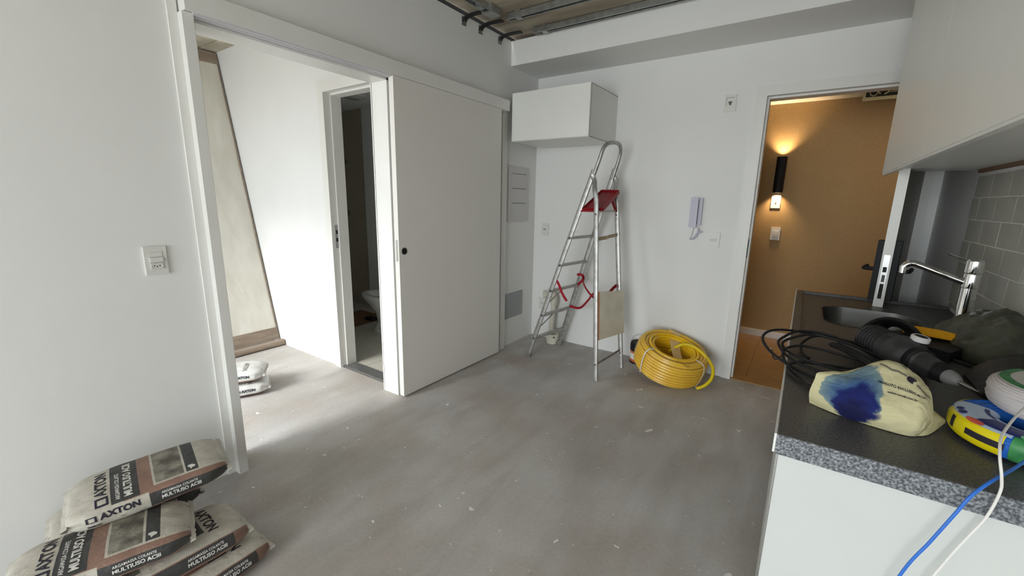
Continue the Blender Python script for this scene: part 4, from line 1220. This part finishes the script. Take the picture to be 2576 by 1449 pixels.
def make_bag(label, design, c, yaw, pitch, roll, seed, bend=0, L=.41, W=.26, T=.092, text=True, group='mortar sacks'):
    bg = Bag(c, math.radians(yaw), math.radians(pitch), math.radians(roll), L, W, T, bend, seed)
    th = thing('mortar_sack', label, 'sack', (c[0], c[1], c[2] - T / 2), group)
    bm = bmesh.new(); uvl = bm.loops.layers.uv.new('UVMap')
    us = [bg.L * (.5 - .5 * math.cos(PI * i / 60)) for i in range(61)]
    nv = 96; vs_ = [-bg.per / 2 + bg.per * j / nv for j in range(nv + 1)]
    G = [[bm.verts.new(bg.pt(u, v)) for v in vs_[:-1]] for u in us]
    for i in range(60):
        for j in range(nv):
            f = bm.faces.new((G[i][j], G[i + 1][j], G[i + 1][(j + 1) % nv], G[i][(j + 1) % nv]))
            for lp, (a, b) in zip(f.loops, ((i, j), (i + 1, j), (i + 1, j + 1), (i, j + 1))): lp[uvl].uv = (us[a], vs_[b])
    for row, u in ((G[0], 0.0), (G[-1], bg.L)):       # end closure with a pinched centre line
        ctr = []
        for j in range(nv):
            p = bg.pt(u, vs_[j]); q = bg.pt(u, -vs_[j])
            ctr.append(p)
        f = bm.faces.new(row)
        for lp in f.loops: lp[uvl].uv = (u, .3)
    bmesh.ops.recalc_face_normals(bm, faces=bm.faces)
    me = bpy.data.meshes.new('body'); bm.to_mesh(me); bm.free(); me.materials.append(BAGM[design]); me.shade_smooth()
    o = bpy.data.objects.new('body', me); C.objects.link(o); o.parent = th; o.matrix_parent_inverse = parent_matrix(th).inverted()
    # folded, sewn end flaps
    for sgn in (-1, 1):
        bm = bmesh.new(); n_ = 18; rows = []
        for k in range(n_ + 1):
            y = (-.5 + k / n_) * W * .90
            z0 = bend + .004 * noise.noise(Vector((k * .5, seed, sgn)))
            ex_ = .012 + .004 * noise.noise(Vector((k * .9, seed * 2, sgn * 3)))
            rows.append([bm.verts.new(bg.c + bg.R @ Vector((sgn * (L / 2 - .004), y, z0 + .006))), bm.verts.new(bg.c + bg.R @ Vector((sgn * (L / 2 + ex_), y, z0 + .004 * math.sin(k * 1.3)))),
                         bm.verts.new(bg.c + bg.R @ Vector((sgn * (L / 2 + ex_ - .001), y, z0 - .003 + .004 * math.sin(k * 1.3)))), bm.verts.new(bg.c + bg.R @ Vector((sgn * (L / 2 - .004), y, z0 - .008)))])
        for A, B_ in zip(rows, rows[1:]):
            for i in range(3): bm.faces.new((A[i], A[i + 1], B_[i + 1], B_[i]))
        obj('end_flap', bm, PAPER, th, True)
    if text:
        e = .038
        if design == 'a':
            wrap_text(bg, logo_mesh(.022), 0, .062, .012, 'front', parent=th, name='logo')
            wrap_text(bg, 'AXTON', .030, .084, .012, 'front', .0012, parent=th, fit=.104)
            wrap_text(bg, '20KG', .011, .048, -.014, 'front', .0004, parent=th, fit=.036)
            wrap_text(bg, '5m²', .009, .132, -.012, 'front', .0001, parent=th, m=INKG)
            wrap_text(bg, 'ARGAMASSA COLANTE', .0115, .245, .017, 'front', .0002, m=INKW, parent=th, fit=.106)
            wrap_text(bg, 'MULTIUSO ACIII', .018, .243, .001, 'front', .0006, m=INKW, parent=th, fit=.116)
            wrap_text(bg, logo_mesh(.034), 0, .092, e + .030, 'top', parent=th, name='logo')
            wrap_text(bg, 'AXTON', .042, .092, e + .06, 'top', .0012, parent=th, m=INKD, fit=.15)
            wrap_text(bg, 'ARGAMASSA COLANTE', .016, .134, e + .014, 'top', .0003, m=INKW, parent=th, fit=.15)
            wrap_text(bg, 'MULTIUSO ACIII', .030, .162, e + .014, 'top', .001, m=INKW, parent=th, fit=.20)
            # pale map-like badge on the dark band
            bm = bmesh.new(); bm.faces.new([bm.verts.new(p) for p in ((-.012, .004, 0), (-.002, .006, 0), (.004, .012, 0), (.012, .010, 0), (.013, -.002, 0), (.004, -.012, 0), (-.004, -.010, 0), (-.006, -.002, 0))])
            wrap_text(bg, densify(bm, .01), 0, .343, e + .045, 'top', m=INKW, parent=th, name='badge')
        elif design == 'c':
            wrap_text(bg, logo_mesh(.015), 0, .232, .004, 'front', parent=th, name='logo')
            wrap_text(bg, 'AXTON', .024, .248, .004, 'front', .0012, parent=th, fit=.082)
            wrap_text(bg, 'AXTON', .040, .30, e + .15, 'top2', .0006, parent=th, fit=.13, m=INKG)
        else:
            wrap_text(bg, 'ARGAMASSA COLANTE', .0125, .232, .021, 'front', .0002, m=INKW, parent=th, fit=.108)
            wrap_text(bg, 'MULTIUSO ACIII', .0185, .230, .004, 'front', .0006, m=INKW, parent=th, fit=.118)
            wrap_text(bg, 'AXTON', .046, .330, e + .200, 'top2', .0012, parent=th, fit=.15)
            wrap_text(bg, 'AC III', .024, .275, e + .125, 'top2', .0004, m=INKG, parent=th)
    return th


make_bag('lowest mortar sack of the stack by the left wall, its corner furthest right', 'b', (.585, -3.215, .046), 92, 0, 0, 1, L=.43)
make_bag('mortar sack second from the bottom of the stack, white end showing', 'b', (.525, -3.255, .134), 88, 0, 0, 2, L=.43)
make_bag('mortar sack beside the wall, square logo end poking out under the top sack', 'a', (.178, -3.275, .172), 80, 0, -2, 3, L=.43)
make_bag('mortar sack lying askew at the front of the stack with folded flap end', 'a', (.480, -3.400, .228), 73, 0, 0, 4, T=.095, L=.44)
make_bag('topmost mortar sack of the stack, tilted against the left wall', 'a', (.315, -3.225, .316), 78, 2.5, 3, 5, L=.45, W=.28)
make_bag('upper mortar sack of the pair on the bedroom floor', 'c', (-.955, -2.445, .146), 58, 0, 0, 7, T=.098)
make_bag('lower mortar sack of the pair on the bedroom floor', 'c', (-.935, -2.44, .048), 64, 0, 0, 8)

# ================================================================== COUNTER CLUTTER
def loft(ctrl, nu=40, nv=40, amp=.003, freq=18, seed=1, close_v=False):
    """ctrl[row][col] control points -> function S(s,t) and mesh"""
    rows_ = [smooth(r, 8) for r in ctrl]
    cols = list(zip(*rows_)); G = [smooth(c, 8) for c in cols]      # G[s][t]
    ns, nt_ = len(G) - 1, len(G[0]) - 1

    def S(s, t, off=0.0):
        s = min(max(s, 0), .9999) * ns; t = min(max(t, 0), .9999) * nt_
        i, j = int(s), int(t); a, b = s - i, t - j
        p = G[i][j] * (1 - a) * (1 - b) + G[i + 1][j] * a * (1 - b) + G[i][j + 1] * (1 - a) * b + G[i + 1][j + 1] * a * b
        du = G[i + 1][j] - G[i][j]; dv = G[i][j + 1] - G[i][j]
        n_ = du.cross(dv)
        n_ = n_.normalized() if n_.length > 1e-12 else Vector((0, 0, 1))
        w_ = (math.sin(PI * s / ns) * math.sin(PI * t / nt_)) ** .3 if 0 < s < ns and 0 < t < nt_ else 0
        d = amp * (noise.noise(p * freq + Vector((seed, 0, 0))) + .6 * noise.noise(p * freq * 2.3)) + amp * .8 * abs(noise.noise(Vector((s * .35, t * .9, seed))))
        return p + n_ * (d * w_ + off)
    bm = bmesh.new(); uvl = bm.loops.layers.uv.new('UVMap')
    V_ = [[bm.verts.new(S(i / nu, j / nv)) for j in range(nv + 1)] for i in range(nu + 1)]
    for i in range(nu):
        for j in range(nv):
            try: f = bm.faces.new((V_[i][j], V_[i + 1][j], V_[i + 1][j + 1], V_[i][j + 1]))
            except ValueError: continue
            for lp, (a, b) in zip(f.loops, ((i, j), (i + 1, j), (i + 1, j + 1), (i, j + 1))): lp[uvl].uv = (a / nu, b / nv)
    return S, bm


# cream cloth pouch
z0 = .897
rows_c = [
    [(2.292, -2.405, z0), (2.345, -2.438, z0), (2.41, -2.458, z0), (2.470, -2.462, z0), (2.500, -2.425, z0)],
    [(2.288, -2.408, z0 + .030), (2.345, -2.446, z0 + .036), (2.41, -2.468, z0 + .038), (2.474, -2.470, z0 + .038), (2.506, -2.428, z0 + .030)],
    [(2.294, -2.404, z0 + .062), (2.350, -2.418, z0 + .070), (2.415, -2.425, z0 + .080), (2.474, -2.436, z0 + .080), (2.506, -2.405, z0 + .060)],
    [(2.298, -2.396, z0 + .078), (2.362, -2.372, z0 + .090), (2.425, -2.350, z0 + .124), (2.476, -2.368, z0 + .108), (2.504, -2.370, z0 + .080)],
    [(2.315, -2.372, z0 + .062), (2.375, -2.325, z0 + .072), (2.440, -2.305, z0 + .092), (2.485, -2.310, z0 + .080), (2.505, -2.325, z0 + .050)],
    [(2.325, -2.360, z0 + .0), (2.385, -2.300, z0 + .0), (2.445, -2.270, z0 + .0), (2.490, -2.270, z0 + .0), (2.505, -2.300, z0 + .0)],
]
S, bm = loft(rows_c, 64, 64, .0035, 22, 3)
def cloth_material():
    m = bpy.data.materials.new('stained_cream_cotton'); m.use_nodes = True
    nt = m.node_tree; N = nt.nodes; L = nt.links; b = N['Principled BSDF']
    uv = N.new('ShaderNodeUVMap'); uv.uv_map = 'UVMap'
    nz_ = N.new('ShaderNodeTexNoise'); nz_.inputs['Scale'].default_value = 9; nz_.inputs['Detail'].default_value = 6
    L.new(uv.outputs[0], nz_.inputs['Vector'])
    vm = N.new('ShaderNodeVectorMath'); vm.operation = 'MULTIPLY_ADD'; L.new(nz_.outputs['Color'], vm.inputs[0]); vm.inputs[1].default_value = (.16, .16, 0); L.new(uv.outputs[0], vm.inputs[2])
    def blob(c, sc_, hard0, hard1, col, prev):
        mp = N.new('ShaderNodeMapping'); mp.vector_type = 'POINT'; mp.inputs['Location'].default_value = (-c[0] * sc_[0], -c[1] * sc_[1], 0); mp.inputs['Scale'].default_value = (sc_[0], sc_[1], 0)
        L.new(vm.outputs[0], mp.inputs['Vector'])
        ln = N.new('ShaderNodeVectorMath'); ln.operation = 'LENGTH'; L.new(mp.outputs[0], ln.inputs[0])
        r = N.new('ShaderNodeValToRGB'); r.color_ramp.elements[0].position = hard0; r.color_ramp.elements[0].color = (1, 1, 1, 1)
        r.color_ramp.elements[1].position = hard1; r.color_ramp.elements[1].color = (0, 0, 0, 1); L.new(ln.outputs['Value'], r.inputs[0])
        x = N.new('ShaderNodeMix'); x.data_type = 'RGBA'; L.new(r.outputs[0], x.inputs[0])
        if isinstance(prev, tuple): x.inputs[6].default_value = (*prev, 1)
        else: L.new(prev, x.inputs[6])
        x.inputs[7].default_value = (*col, 1)
        return x.outputs[2]
    c = blob((.38, .42), (3.3, 2.8), .70, .76, s2l(112, 136, 142), s2l(204, 197, 156))
    c = blob((.40, .40), (3.6, 3.2), .40, .74, s2l(58, 90, 132), c)
    c = blob((.43, .28), (4.4, 3.1), .60, .74, s2l(14, 28, 98), c)
    c = blob((.43, .20), (5.2, 4.2), .35, .8, s2l(6, 10, 66), c)
    L.new(c, b.inputs['Base Color']); b.inputs['Roughness'].default_value = .9
    n3 = N.new('ShaderNodeTexNoise'); n3.inputs['Scale'].default_value = 7; n3.inputs['Detail'].default_value = 7; n3.inputs['Distortion'].default_value = 1.0
    L.new(uv.outputs[0], n3.inputs['Vector'])
    bp = N.new('ShaderNodeBump'); bp.inputs['Strength'].default_value = .6; bp.inputs['Distance'].default_value = .01
    L.new(n3.outputs['Fac'], bp.inputs['Height']); L.new(bp.outputs[0], b.inputs['Normal'])
    return m
pc = thing('cloth_pouch', 'cream cotton pouch with a dark blue stain and printed text on the worktop', 'pouch', (2.40, -2.38, .895))
obj('pouch_body', bm, cloth_material(), pc, True)
# loose corner flap
rows_f = [[(2.478, -2.455, z0), (2.505, -2.43, z0 + .001), (2.545, -2.35, z0 + .006)], [(2.482, -2.44, z0 + .045), (2.512, -2.40, z0 + .032), (2.545, -2.348, z0 + .012)], [(2.50, -2.38, z0 + .05), (2.52, -2.36, z0 + .032), (2.546, -2.345, z0 + .010)]]
_, bm = loft(rows_f, 16, 16, .002, 30, 5); obj('flap', bm, CLOTH, pc, True)
def cloth_text(txt, size, s0, t0, rot=0.0, su=1 / .25, sv=1 / .30, m=INKD, bold=0, bm=None, name='lettering'):
    bm = densify(text_mesh(txt, size, 'LEFT', bold), .008) if bm is None else bm
    for v in bm.verts:
        x, y = v.co.x, v.co.y
        v.co = S(s0 + x * su, t0 + y * sv + x * rot, .0012)
    return obj(name, bm, m, pc)
cloth_text('PRODUTO EXCLUSIVO MR.CAT', .0064, .47, .44, -.3, bold=.0002)
cloth_text('www.mrcat.com.br', .0064, .54, .385, -.3, bold=.0002)
def strip(pts, wd, S_, name='printed_line', m=INKG):
    bm = bmesh.new(); P_ = smooth([(a, b, 0) for a, b in pts], 8); prev = None
    for i, p in enumerate(P_):
        d = (P_[min(i + 1, len(P_) - 1)] - P_[max(i - 1, 0)]).normalized(); n_ = Vector((-d.y, d.x, 0)) * wd
        cur_ = [bm.verts.new(S_(p.x + n_.x, p.y + n_.y, .0012)), bm.verts.new(S_(p.x - n_.x, p.y - n_.y, .0012))]
        if prev: bm.faces.new((prev[0], prev[1], cur_[1], cur_[0]))
        prev = cur_
    return obj(name, bm, m, pc)
strip([(.46, .565), (.50, .545), (.55, .525), (.60, .53), (.66, .52)], .006, S)
strip([(.74, .485), (.82, .465), (.93, .455)], .008, S)
bm = bmesh.new()      # walking-cat-like printed mark as a plain oval emblem with a notch
pts = [(.018 * math.cos(a) * .55, .018 * math.sin(a) * .42) for a in [2 * PI * k / 18 for k in range(15)]]
bm.faces.new([bm.verts.new((a, b, 0)) for a, b in pts + [(.002, .0)]])
cloth_text('', 0, .70, .505, 0, bm=densify(bm, .006), name='emblem')
strip([(.60, .62), (.635, .60), (.67, .61)], .006, S); strip([(.62, .63), (.64, .59)], .004, S); strip([(.65, .625), (.655, .585)], .004, S)

# ---- black flex cable loops
cbz = .903
cb1 = thing('power_cable', 'black power cable in loose loops hanging past the worktop edge', 'cable', (2.25, -2.1, .9))
LOOPS = [
    [(2.47, -1.93, .925), (2.36, -1.86, .93), (2.25, -1.87, .94), (2.18, -1.95, .95), (2.158, -2.05, .945), (2.19, -2.13, .925), (2.26, -2.19, .905), (2.34, -2.25, .903), (2.43, -2.26, .905)],
    [(2.46, -1.97, .925), (2.35, -1.88, .945), (2.26, -1.90, .95), (2.215, -1.98, .94), (2.205, -2.06, .935), (2.245, -2.13, .915), (2.32, -2.17, .906), (2.42, -2.19, .91)],
    [(2.48, -2.0, .93), (2.38, -1.92, .94), (2.30, -1.90, .945), (2.24, -1.97, .94), (2.215, -2.05, .935), (2.25, -2.10, .92), (2.34, -2.13, .912), (2.44, -2.17, .92)],
    [(2.47, -2.06, .92), (2.40, -2.02, .92), (2.32, -2.0, .925), (2.26, -2.02, .93), (2.225, -2.07, .925), (2.225, -2.14, .915), (2.26, -2.24, .905), (2.30, -2.32, .903), (2.36, -2.33, .906)],
    [(2.48, -2.10, .91), (2.41, -2.10, .912), (2.33, -2.11, .91), (2.27, -2.13, .912), (2.24, -2.17, .908), (2.245, -2.23, .905), (2.29, -2.30, .903), (2.37, -2.32, .905)],
    [(2.45, -1.88, .93), (2.38, -1.85, .93), (2.31, -1.86, .932), (2.27, -1.92, .915), (2.27, -1.99, .903), (2.29, -2.05, .903)],
]
for L_ in LOOPS:
    bm = bmesh.new(); tube(bm, smooth(L_, 9), .0043, 8); obj('loop', bm, BLACKR, cb1, True)
bm = bmesh.new(); tube(bm, smooth([(2.225, -2.10, .92), (2.205, -2.115, .90), (2.195, -2.10, .905), (2.19, -2.10, .925)], 6), .0018, 6); obj('wire_twist', bm, BLACKR, cb1, True)
bm = bmesh.new(); tube(bm, [(2.19, -2.10, .925), (2.183, -2.10, .93)], .0012, 6); obj('copper_end', bm, PVC, cb1)
# tied bundle
bm = bmesh.new()
for k in range(9):
    a = random.uniform(-.012, .012); b = random.uniform(-.008, .010)
    tube(bm, smooth([(2.355 + a, -1.93 + b, .93 + b), (2.40 + b, -1.99 + a, .93 + a * .5), (2.44 + a, -2.07 + b, .925 + b), (2.475 + b, -2.16 + a, .92 + b)], 6), .0042, 7)
obj('bundle', bm, BLACKR, cb1, True)

# ---- thick black hose/cable arcs behind the drill
cb2 = thing('thick_cable', 'thick black cable coil standing behind the drill near the sink', 'cable', (2.50, -1.65, .9))
for k in range(7):
    r_ = .115 - k * .010; ox = k * .004
    bm = bmesh.new()
    pts = [(2.515 + ox - r_ * 1.05 * math.cos(a) * .78, -1.80 + .10 * math.sin(a) + ox * 3 - .02 * math.cos(a), .905 + r_ * .78 * max(0, math.sin(a)) + .002 * k) for a in [PI * j / 16 for j in range(17)]]
    tube(bm, pts, .0065, 9); obj('turn', bm, BLACKR, cb2, True)

# ---- rotary hammer drill
dr = thing('hammer_drill', 'dark grey rotary hammer drill lying on the worktop behind the cream pouch', 'drill', (2.52, -2.0, .9))
D0 = Vector((2.455, -1.905, .962)); D1 = Vector((2.600, -2.155, .945)); DS = .86
da_ = (D1 - D0).normalized(); dL = (D1 - D0).length
def dl_(prof, m, name, seg=28, sx=1, sy=1):
    bm = bmesh.new(); lathe(bm, [(r_ * .94, z_ * DS) for r_, z_ in prof], seg, D0, da_, sx, sy); return obj(name, bm, m, dr, 35)
dl_([(0, -.04), (.030, -.038), (.043, -.025), (.048, .0), (.048, .075), (.044, .10)], GREYP, 'motor_housing')
for k in range(6): dl_([(.0478, -.01 + k * .014), (.0495, -.008 + k * .014), (.0495, -.004 + k * .014), (.0478, -.002 + k * .014)], BLACK, 'vent_rib')
dl_([(.044, .10), (.054, .108), (.057, .140), (.050, .17), (.041, .18)], GREYP, 'gear_housing')
dl_([(.040, .18), (.043, .184), (.043, .20), (.038, .205)], BLACK, 'collar')
dl_([(.037, .205), (.032, .212), (.032, .24), (.029, .262)], GREYP, 'chuck_sleeve')
dl_([(.029, .262), (.025, .266), (.0255, .288), (.021, .30)], BLACK, 'chuck_ring')
dl_([(.021, .30), (.019, .318), (.012, .334), (.009, .338), (0, .338)], mat('worn_grey_rubber', s2l(120, 120, 120), .6), 'chuck_nose')
bm = bmesh.new(); tube(bm, [D0 + da_ * .33 * DS, D0 + da_ * .37 * DS, D0 + da_ * .395 * DS], [.006, .0045, .001], 10); obj('bit', bm, STEEL, dr, True)
kn = D0 + da_ * .132 + Vector((.018, .012, .048))
bm = bmesh.new(); lathe(bm, [(.015, .0), (.022, .0), (.022, .012), (.019, .015), (.015, .013), (.0, .010)], 24, kn, (.15, -.05, 1)); kb = obj('mode_dial', bm, PLATEG, dr, 40)
bm = bmesh.new(); lathe(bm, [(0, .0145), (.0148, .0145)], 20, kn, (.15, -.05, 1)); obj('dial_centre', bm, BLACK, kb)
bm = bmesh.new(); lathe(bm, [(0, 0), (.028, 0), (.030, .02), (.027, .05), (0, .052)], 24, D0 + da_ * .10 + Vector((.035, .02, -.028)), (.3, .2, .06)); obj('gearbox', bm, GREYP, dr, 35)
hb = D0 + da_ * -.01
bm = bmesh.new(); tube(bm, smooth([hb + Vector((.0, 0, -.02)), hb + Vector((.03, .06, -.035)), hb + Vector((.085, .06, -.04)), hb + Vector((.12, -.01, -.035)), D0 + da_ * .12 + Vector((.05, .02, -.02))], 6), 1.0, prof=ovalprof(.016, .013, 10, .8)); obj('grip', bm, BLACK, dr, 40)

# ---- yellow cord hank on a black tool case
tc_ = thing('tool_case', 'flat black wedge-shaped tool case beside the sink under the yellow cord', 'case', (2.66, -1.66, .9))
bm = bmesh.new()
pv_ = [(2.53, -1.60), (2.60, -1.53), (2.70, -1.56), (2.70, -1.72), (2.655, -1.80), (2.58, -1.73)]
lo_ = [bm.verts.new((x, y, .897)) for x, y in pv_]; hi_ = [bm.verts.new((x, y, .930)) for x, y in pv_]
bm.faces.new(lo_[::-1]); bm.faces.new(hi_)
for i in range(6): bm.faces.new((lo_[i], lo_[(i + 1) % 6], hi_[(i + 1) % 6], hi_[i]))
bevel(bm, .008, 3); obj('shell', bm, BLACK, tc_, 40)
bm = bmesh.new(); tube(bm, [(2.66, -1.83, .915), (2.70, -1.88, .915), (2.74, -1.84, .915)], .006, 8); obj('clasp', bm, BLACK, tc_, True)
yc = thing('cord_hank', 'flattened hank of bright yellow cord lying on the black tool case', 'cord', (2.64, -1.62, .935))
bm = bmesh.new()
random.seed(11)
for k in range(16):
    o_ = -.034 + .0045 * k; zz = .938 + .012 * math.sin(PI * k / 15) + random.uniform(0, .004)
    a = Vector((2.555, -1.60, zz)); b = Vector((2.705, -1.635, zz)); sd = Vector((.25, 1, 0)).normalized()
    sh = 1 - abs(o_ + .000) / .055
    m_ = (a + b) / 2; h_ = (b - a) / 2 * (.65 + .35 * sh)
    tube(bm, smooth([m_ - h_ + sd * o_ * .5, m_ - h_ * .5 + sd * o_ + Vector((0, 0, .004)), m_ + sd * o_ * 1.05 + Vector((0, 0, .005)), m_ + h_ * .5 + sd * o_ + Vector((0, 0, .004)), m_ + h_ + sd * o_ * .5], 5), .0042, 7)
obj('strands', bm, YTWINE, yc, True)

# ---- dark sacks at the back right of the worktop
rows_o = []
for j in range(8):
    a = PI * j / 7
    rows_o.append([(x, -1.62 + yo - .22 * math.cos(a) * sc_y, .898 + hz * math.sin(a) ** .7) for x, hz, sc_y, yo in ((2.675, .015, .5, .08), (2.71, .09, .8, .05), (2.755, .125, 1.0, .0), (2.80, .155, 1.0, -.02), (2.86, .13, .9, -.02))])
_, bm = loft(rows_o, 48, 48, .012, 13, 6); o = obj('plastic_bag', bm, OLIVE, None, True)
tag(o, 'crumpled olive green plastic bag against the tiles behind the tools', 'bag')
rows_o = []
for j in range(8):
    a = PI * j / 7
    rows_o.append([(x, -2.00 + yo - .16 * math.cos(a) * sc_y, .898 + hz * math.sin(a) ** .7) for x, hz, sc_y, yo in ((2.66, .010, .5, .0), (2.70, .06, .8, .0), (2.76, .095, 1.0, .0), (2.81, .11, 1.0, .0), (2.86, .09, .9, .0))])
_, bm = loft(rows_o, 40, 40, .008, 14, 9); o = obj('tool_bag', bm, BAGBLK, None, True)
tag(o, 'soft black tool bag on the worktop in front of the olive bag', 'bag')

# ---- cable coils
def coil(name, label, ctr, nrm_, R_, r_, h_, m, strands=True):
    t = thing(name, label, 'cable coil', (ctr[0], ctr[1], ctr[2] - h_ / 2))
    ctr = Vector(ctr); n_ = Vector(nrm_).normalized(); X = (Vector((1, 0, 0)) - n_ * n_.x).normalized(); Y = n_.cross(X)
    def F(th, ph, off=0.0, asp=1.0):
        c, s = math.cos(ph), math.sin(ph); e_ = .6
        rr_ = R_ + (r_ + off) * math.copysign(abs(c) ** e_, c); hh = (h_ / 2 + off) * math.copysign(abs(s) ** e_, s)
        rr_ += .0012 * noise.noise(Vector((th * 3, ph * 3, R_ * 9)))
        return ctr + (X * math.cos(th) + Y * math.sin(th)) * rr_ + n_ * hh
    bm = bmesh.new(); n1, n2 = 72, 28
    G_ = [[bm.verts.new(F(2 * PI * i / n1, 2 * PI * j / n2)) for j in range(n2)] for i in range(n1)]
    for i in range(n1):
        for j in range(n2): bm.faces.new((G_[i][j], G_[(i + 1) % n1][j], G_[(i + 1) % n1][(j + 1) % n2], G_[i][(j + 1) % n2]))
    obj('winding', bm, m, t, True)
    if strands:
        bm = bmesh.new()
        for j in range(18):
            ph = -PI / 2 + PI * 1.15 * j / 17
            tube(bm, [F(2 * PI * i / 60, ph, .0003) for i in range(60)], .0014, 5, closed=True)
        s_ = obj('strands', bm, m, t, True); s_['kind'] = 'stuff'
    return t, F
def patch(F, t, th0, th1, ph0, ph1, m, name, off=.0022, parent=None, n1=24, n2=10):
    bm = bmesh.new()
    G_ = [[bm.verts.new(F(math.radians(th0 + (th1 - th0) * i / n1), math.radians(ph0 + (ph1 - ph0) * j / n2), off)) for j in range(n2 + 1)] for i in range(n1 + 1)]
    for i in range(n1):
        for j in range(n2): bm.faces.new((G_[i][j], G_[i + 1][j], G_[i + 1][j + 1], G_[i][j + 1]))
    return obj(name, bm, m, t if parent is None else parent, True)
def blobp(F, t, th, ph, dth, dph, m, name, off=.0034, parent=None):
    bm = bmesh.new(); n = 18
    c = bm.verts.new(F(math.radians(th), math.radians(ph), off)); rg = [bm.verts.new(F(math.radians(th + dth * math.cos(2 * PI * k / n)), math.radians(ph + dph * math.sin(2 * PI * k / n)), off)) for k in range(n)]
    for k in range(n): bm.faces.new((c, rg[k], rg[(k + 1) % n]))
    return obj(name, bm, m, t if parent is None else parent)
t, F = coil('cable_coil', 'blue cable coil with pale blue, yellow and green wrapping, under the fat white coil', (2.668, -2.375, .926), (0, 0, 1), .088, .036, .050, MATS['blue_cable'])
lb_ = patch(F, t, 150, 238, 42, 158, LBLUE, 'label', .002)
ly = patch(F, t, 168, 235, -38, 42, LYEL, 'label', .0026)
lg = patch(F, t, 239, 300, -60, 100, LGRN, 'label', .0022)
patch(F, t, 252, 300, -30, 30, LBLUE, 'print', .0034, lg); blobp(F, t, 246, 70, 4, 14, mat('pale_green_print', s2l(120, 190, 140), .4), 'print', .0036, lg)
patch(F, t, 90, 150, -30, 60, LYEL, 'label', .0022)
patch(F, t, 205, 245, 60, 100, LNAVY, 'print', .003, lb_); blobp(F, t, 178, 62, 4, 12, LNAVY, 'print', .0036, lb_); blobp(F, t, 188, 60, 4.5, 13, LNAVY, 'print', .0036, lb_)
blobp(F, t, 208, 52, 9, 14, LRED, 'print', .0036, lb_); patch(F, t, 160, 200, 100, 112, LNAVY, 'print', .003, lb_)
patch(F, t, 206, 236, -4, 6, INKD, 'print', .003, ly); patch(F, t, 186, 192, -10, 22, INKD, 'print', .003, ly)
t, F = coil('cable_coil', 'fat white cable coil with green-striped label lying on the labelled coil', (2.765, -2.285, .985), (-.06, .02, 1), .105, .045, .062, WWIRE)
lb_ = patch(F, t, 120, 205, 80, 150, mat('white_label', s2l(214, 212, 205), .4), 'label', .0025)
patch(F, t, 126, 232, 66, 84, LGRN, 'print', .0034, lb_); blobp(F, t, 150, 112, 7, 9, LRED, 'print', .0034, lb_); blobp(F, t, 128, 118, 7, 9, LNAVY, 'print', .0034, lb_)

# ---- cables running down over the worktop edge
bm = bmesh.new(); tube(bm, smooth([(2.660, -2.455, .935), (2.625, -2.500, .926), (2.588, -2.56, .921), (2.551, -2.618, .918), (2.525, -2.640, .890), (2.511, -2.645, .852), (2.488, -2.650, .784), (2.459, -2.655, .696), (2.42, -2.665, .5), (2.36, -2.72, .2), (2.28, -2.80, .006), (2.1, -2.95, .005)], 8), .0027, 8)
o = obj('blue_cable', bm, BWIRE, None, True); tag(o, 'bright blue cable running diagonally down over the worktop front edge', 'cable')
bm = bmesh.new(); tube(bm, smooth([(2.70, -2.30, 1.020), (2.655, -2.37, 1.0), (2.628, -2.42, .994), (2.591, -2.50, .989), (2.562, -2.57, .981), (2.553, -2.61, .963), (2.557, -2.625, .931), (2.557, -2.634, .907), (2.551, -2.632, .856), (2.538, -2.632, .812), (2.518, -2.634, .748), (2.49, -2.640, .64), (2.45, -2.65, .4), (2.38, -2.70, .12), (2.30, -2.76, .006), (2.15, -2.86, .005)], 8), .0022, 8)
o = obj('white_cable', bm, WSTRAP, None, True); tag(o, 'thin white cable curling from the white coil down the cabinet end', 'cable')
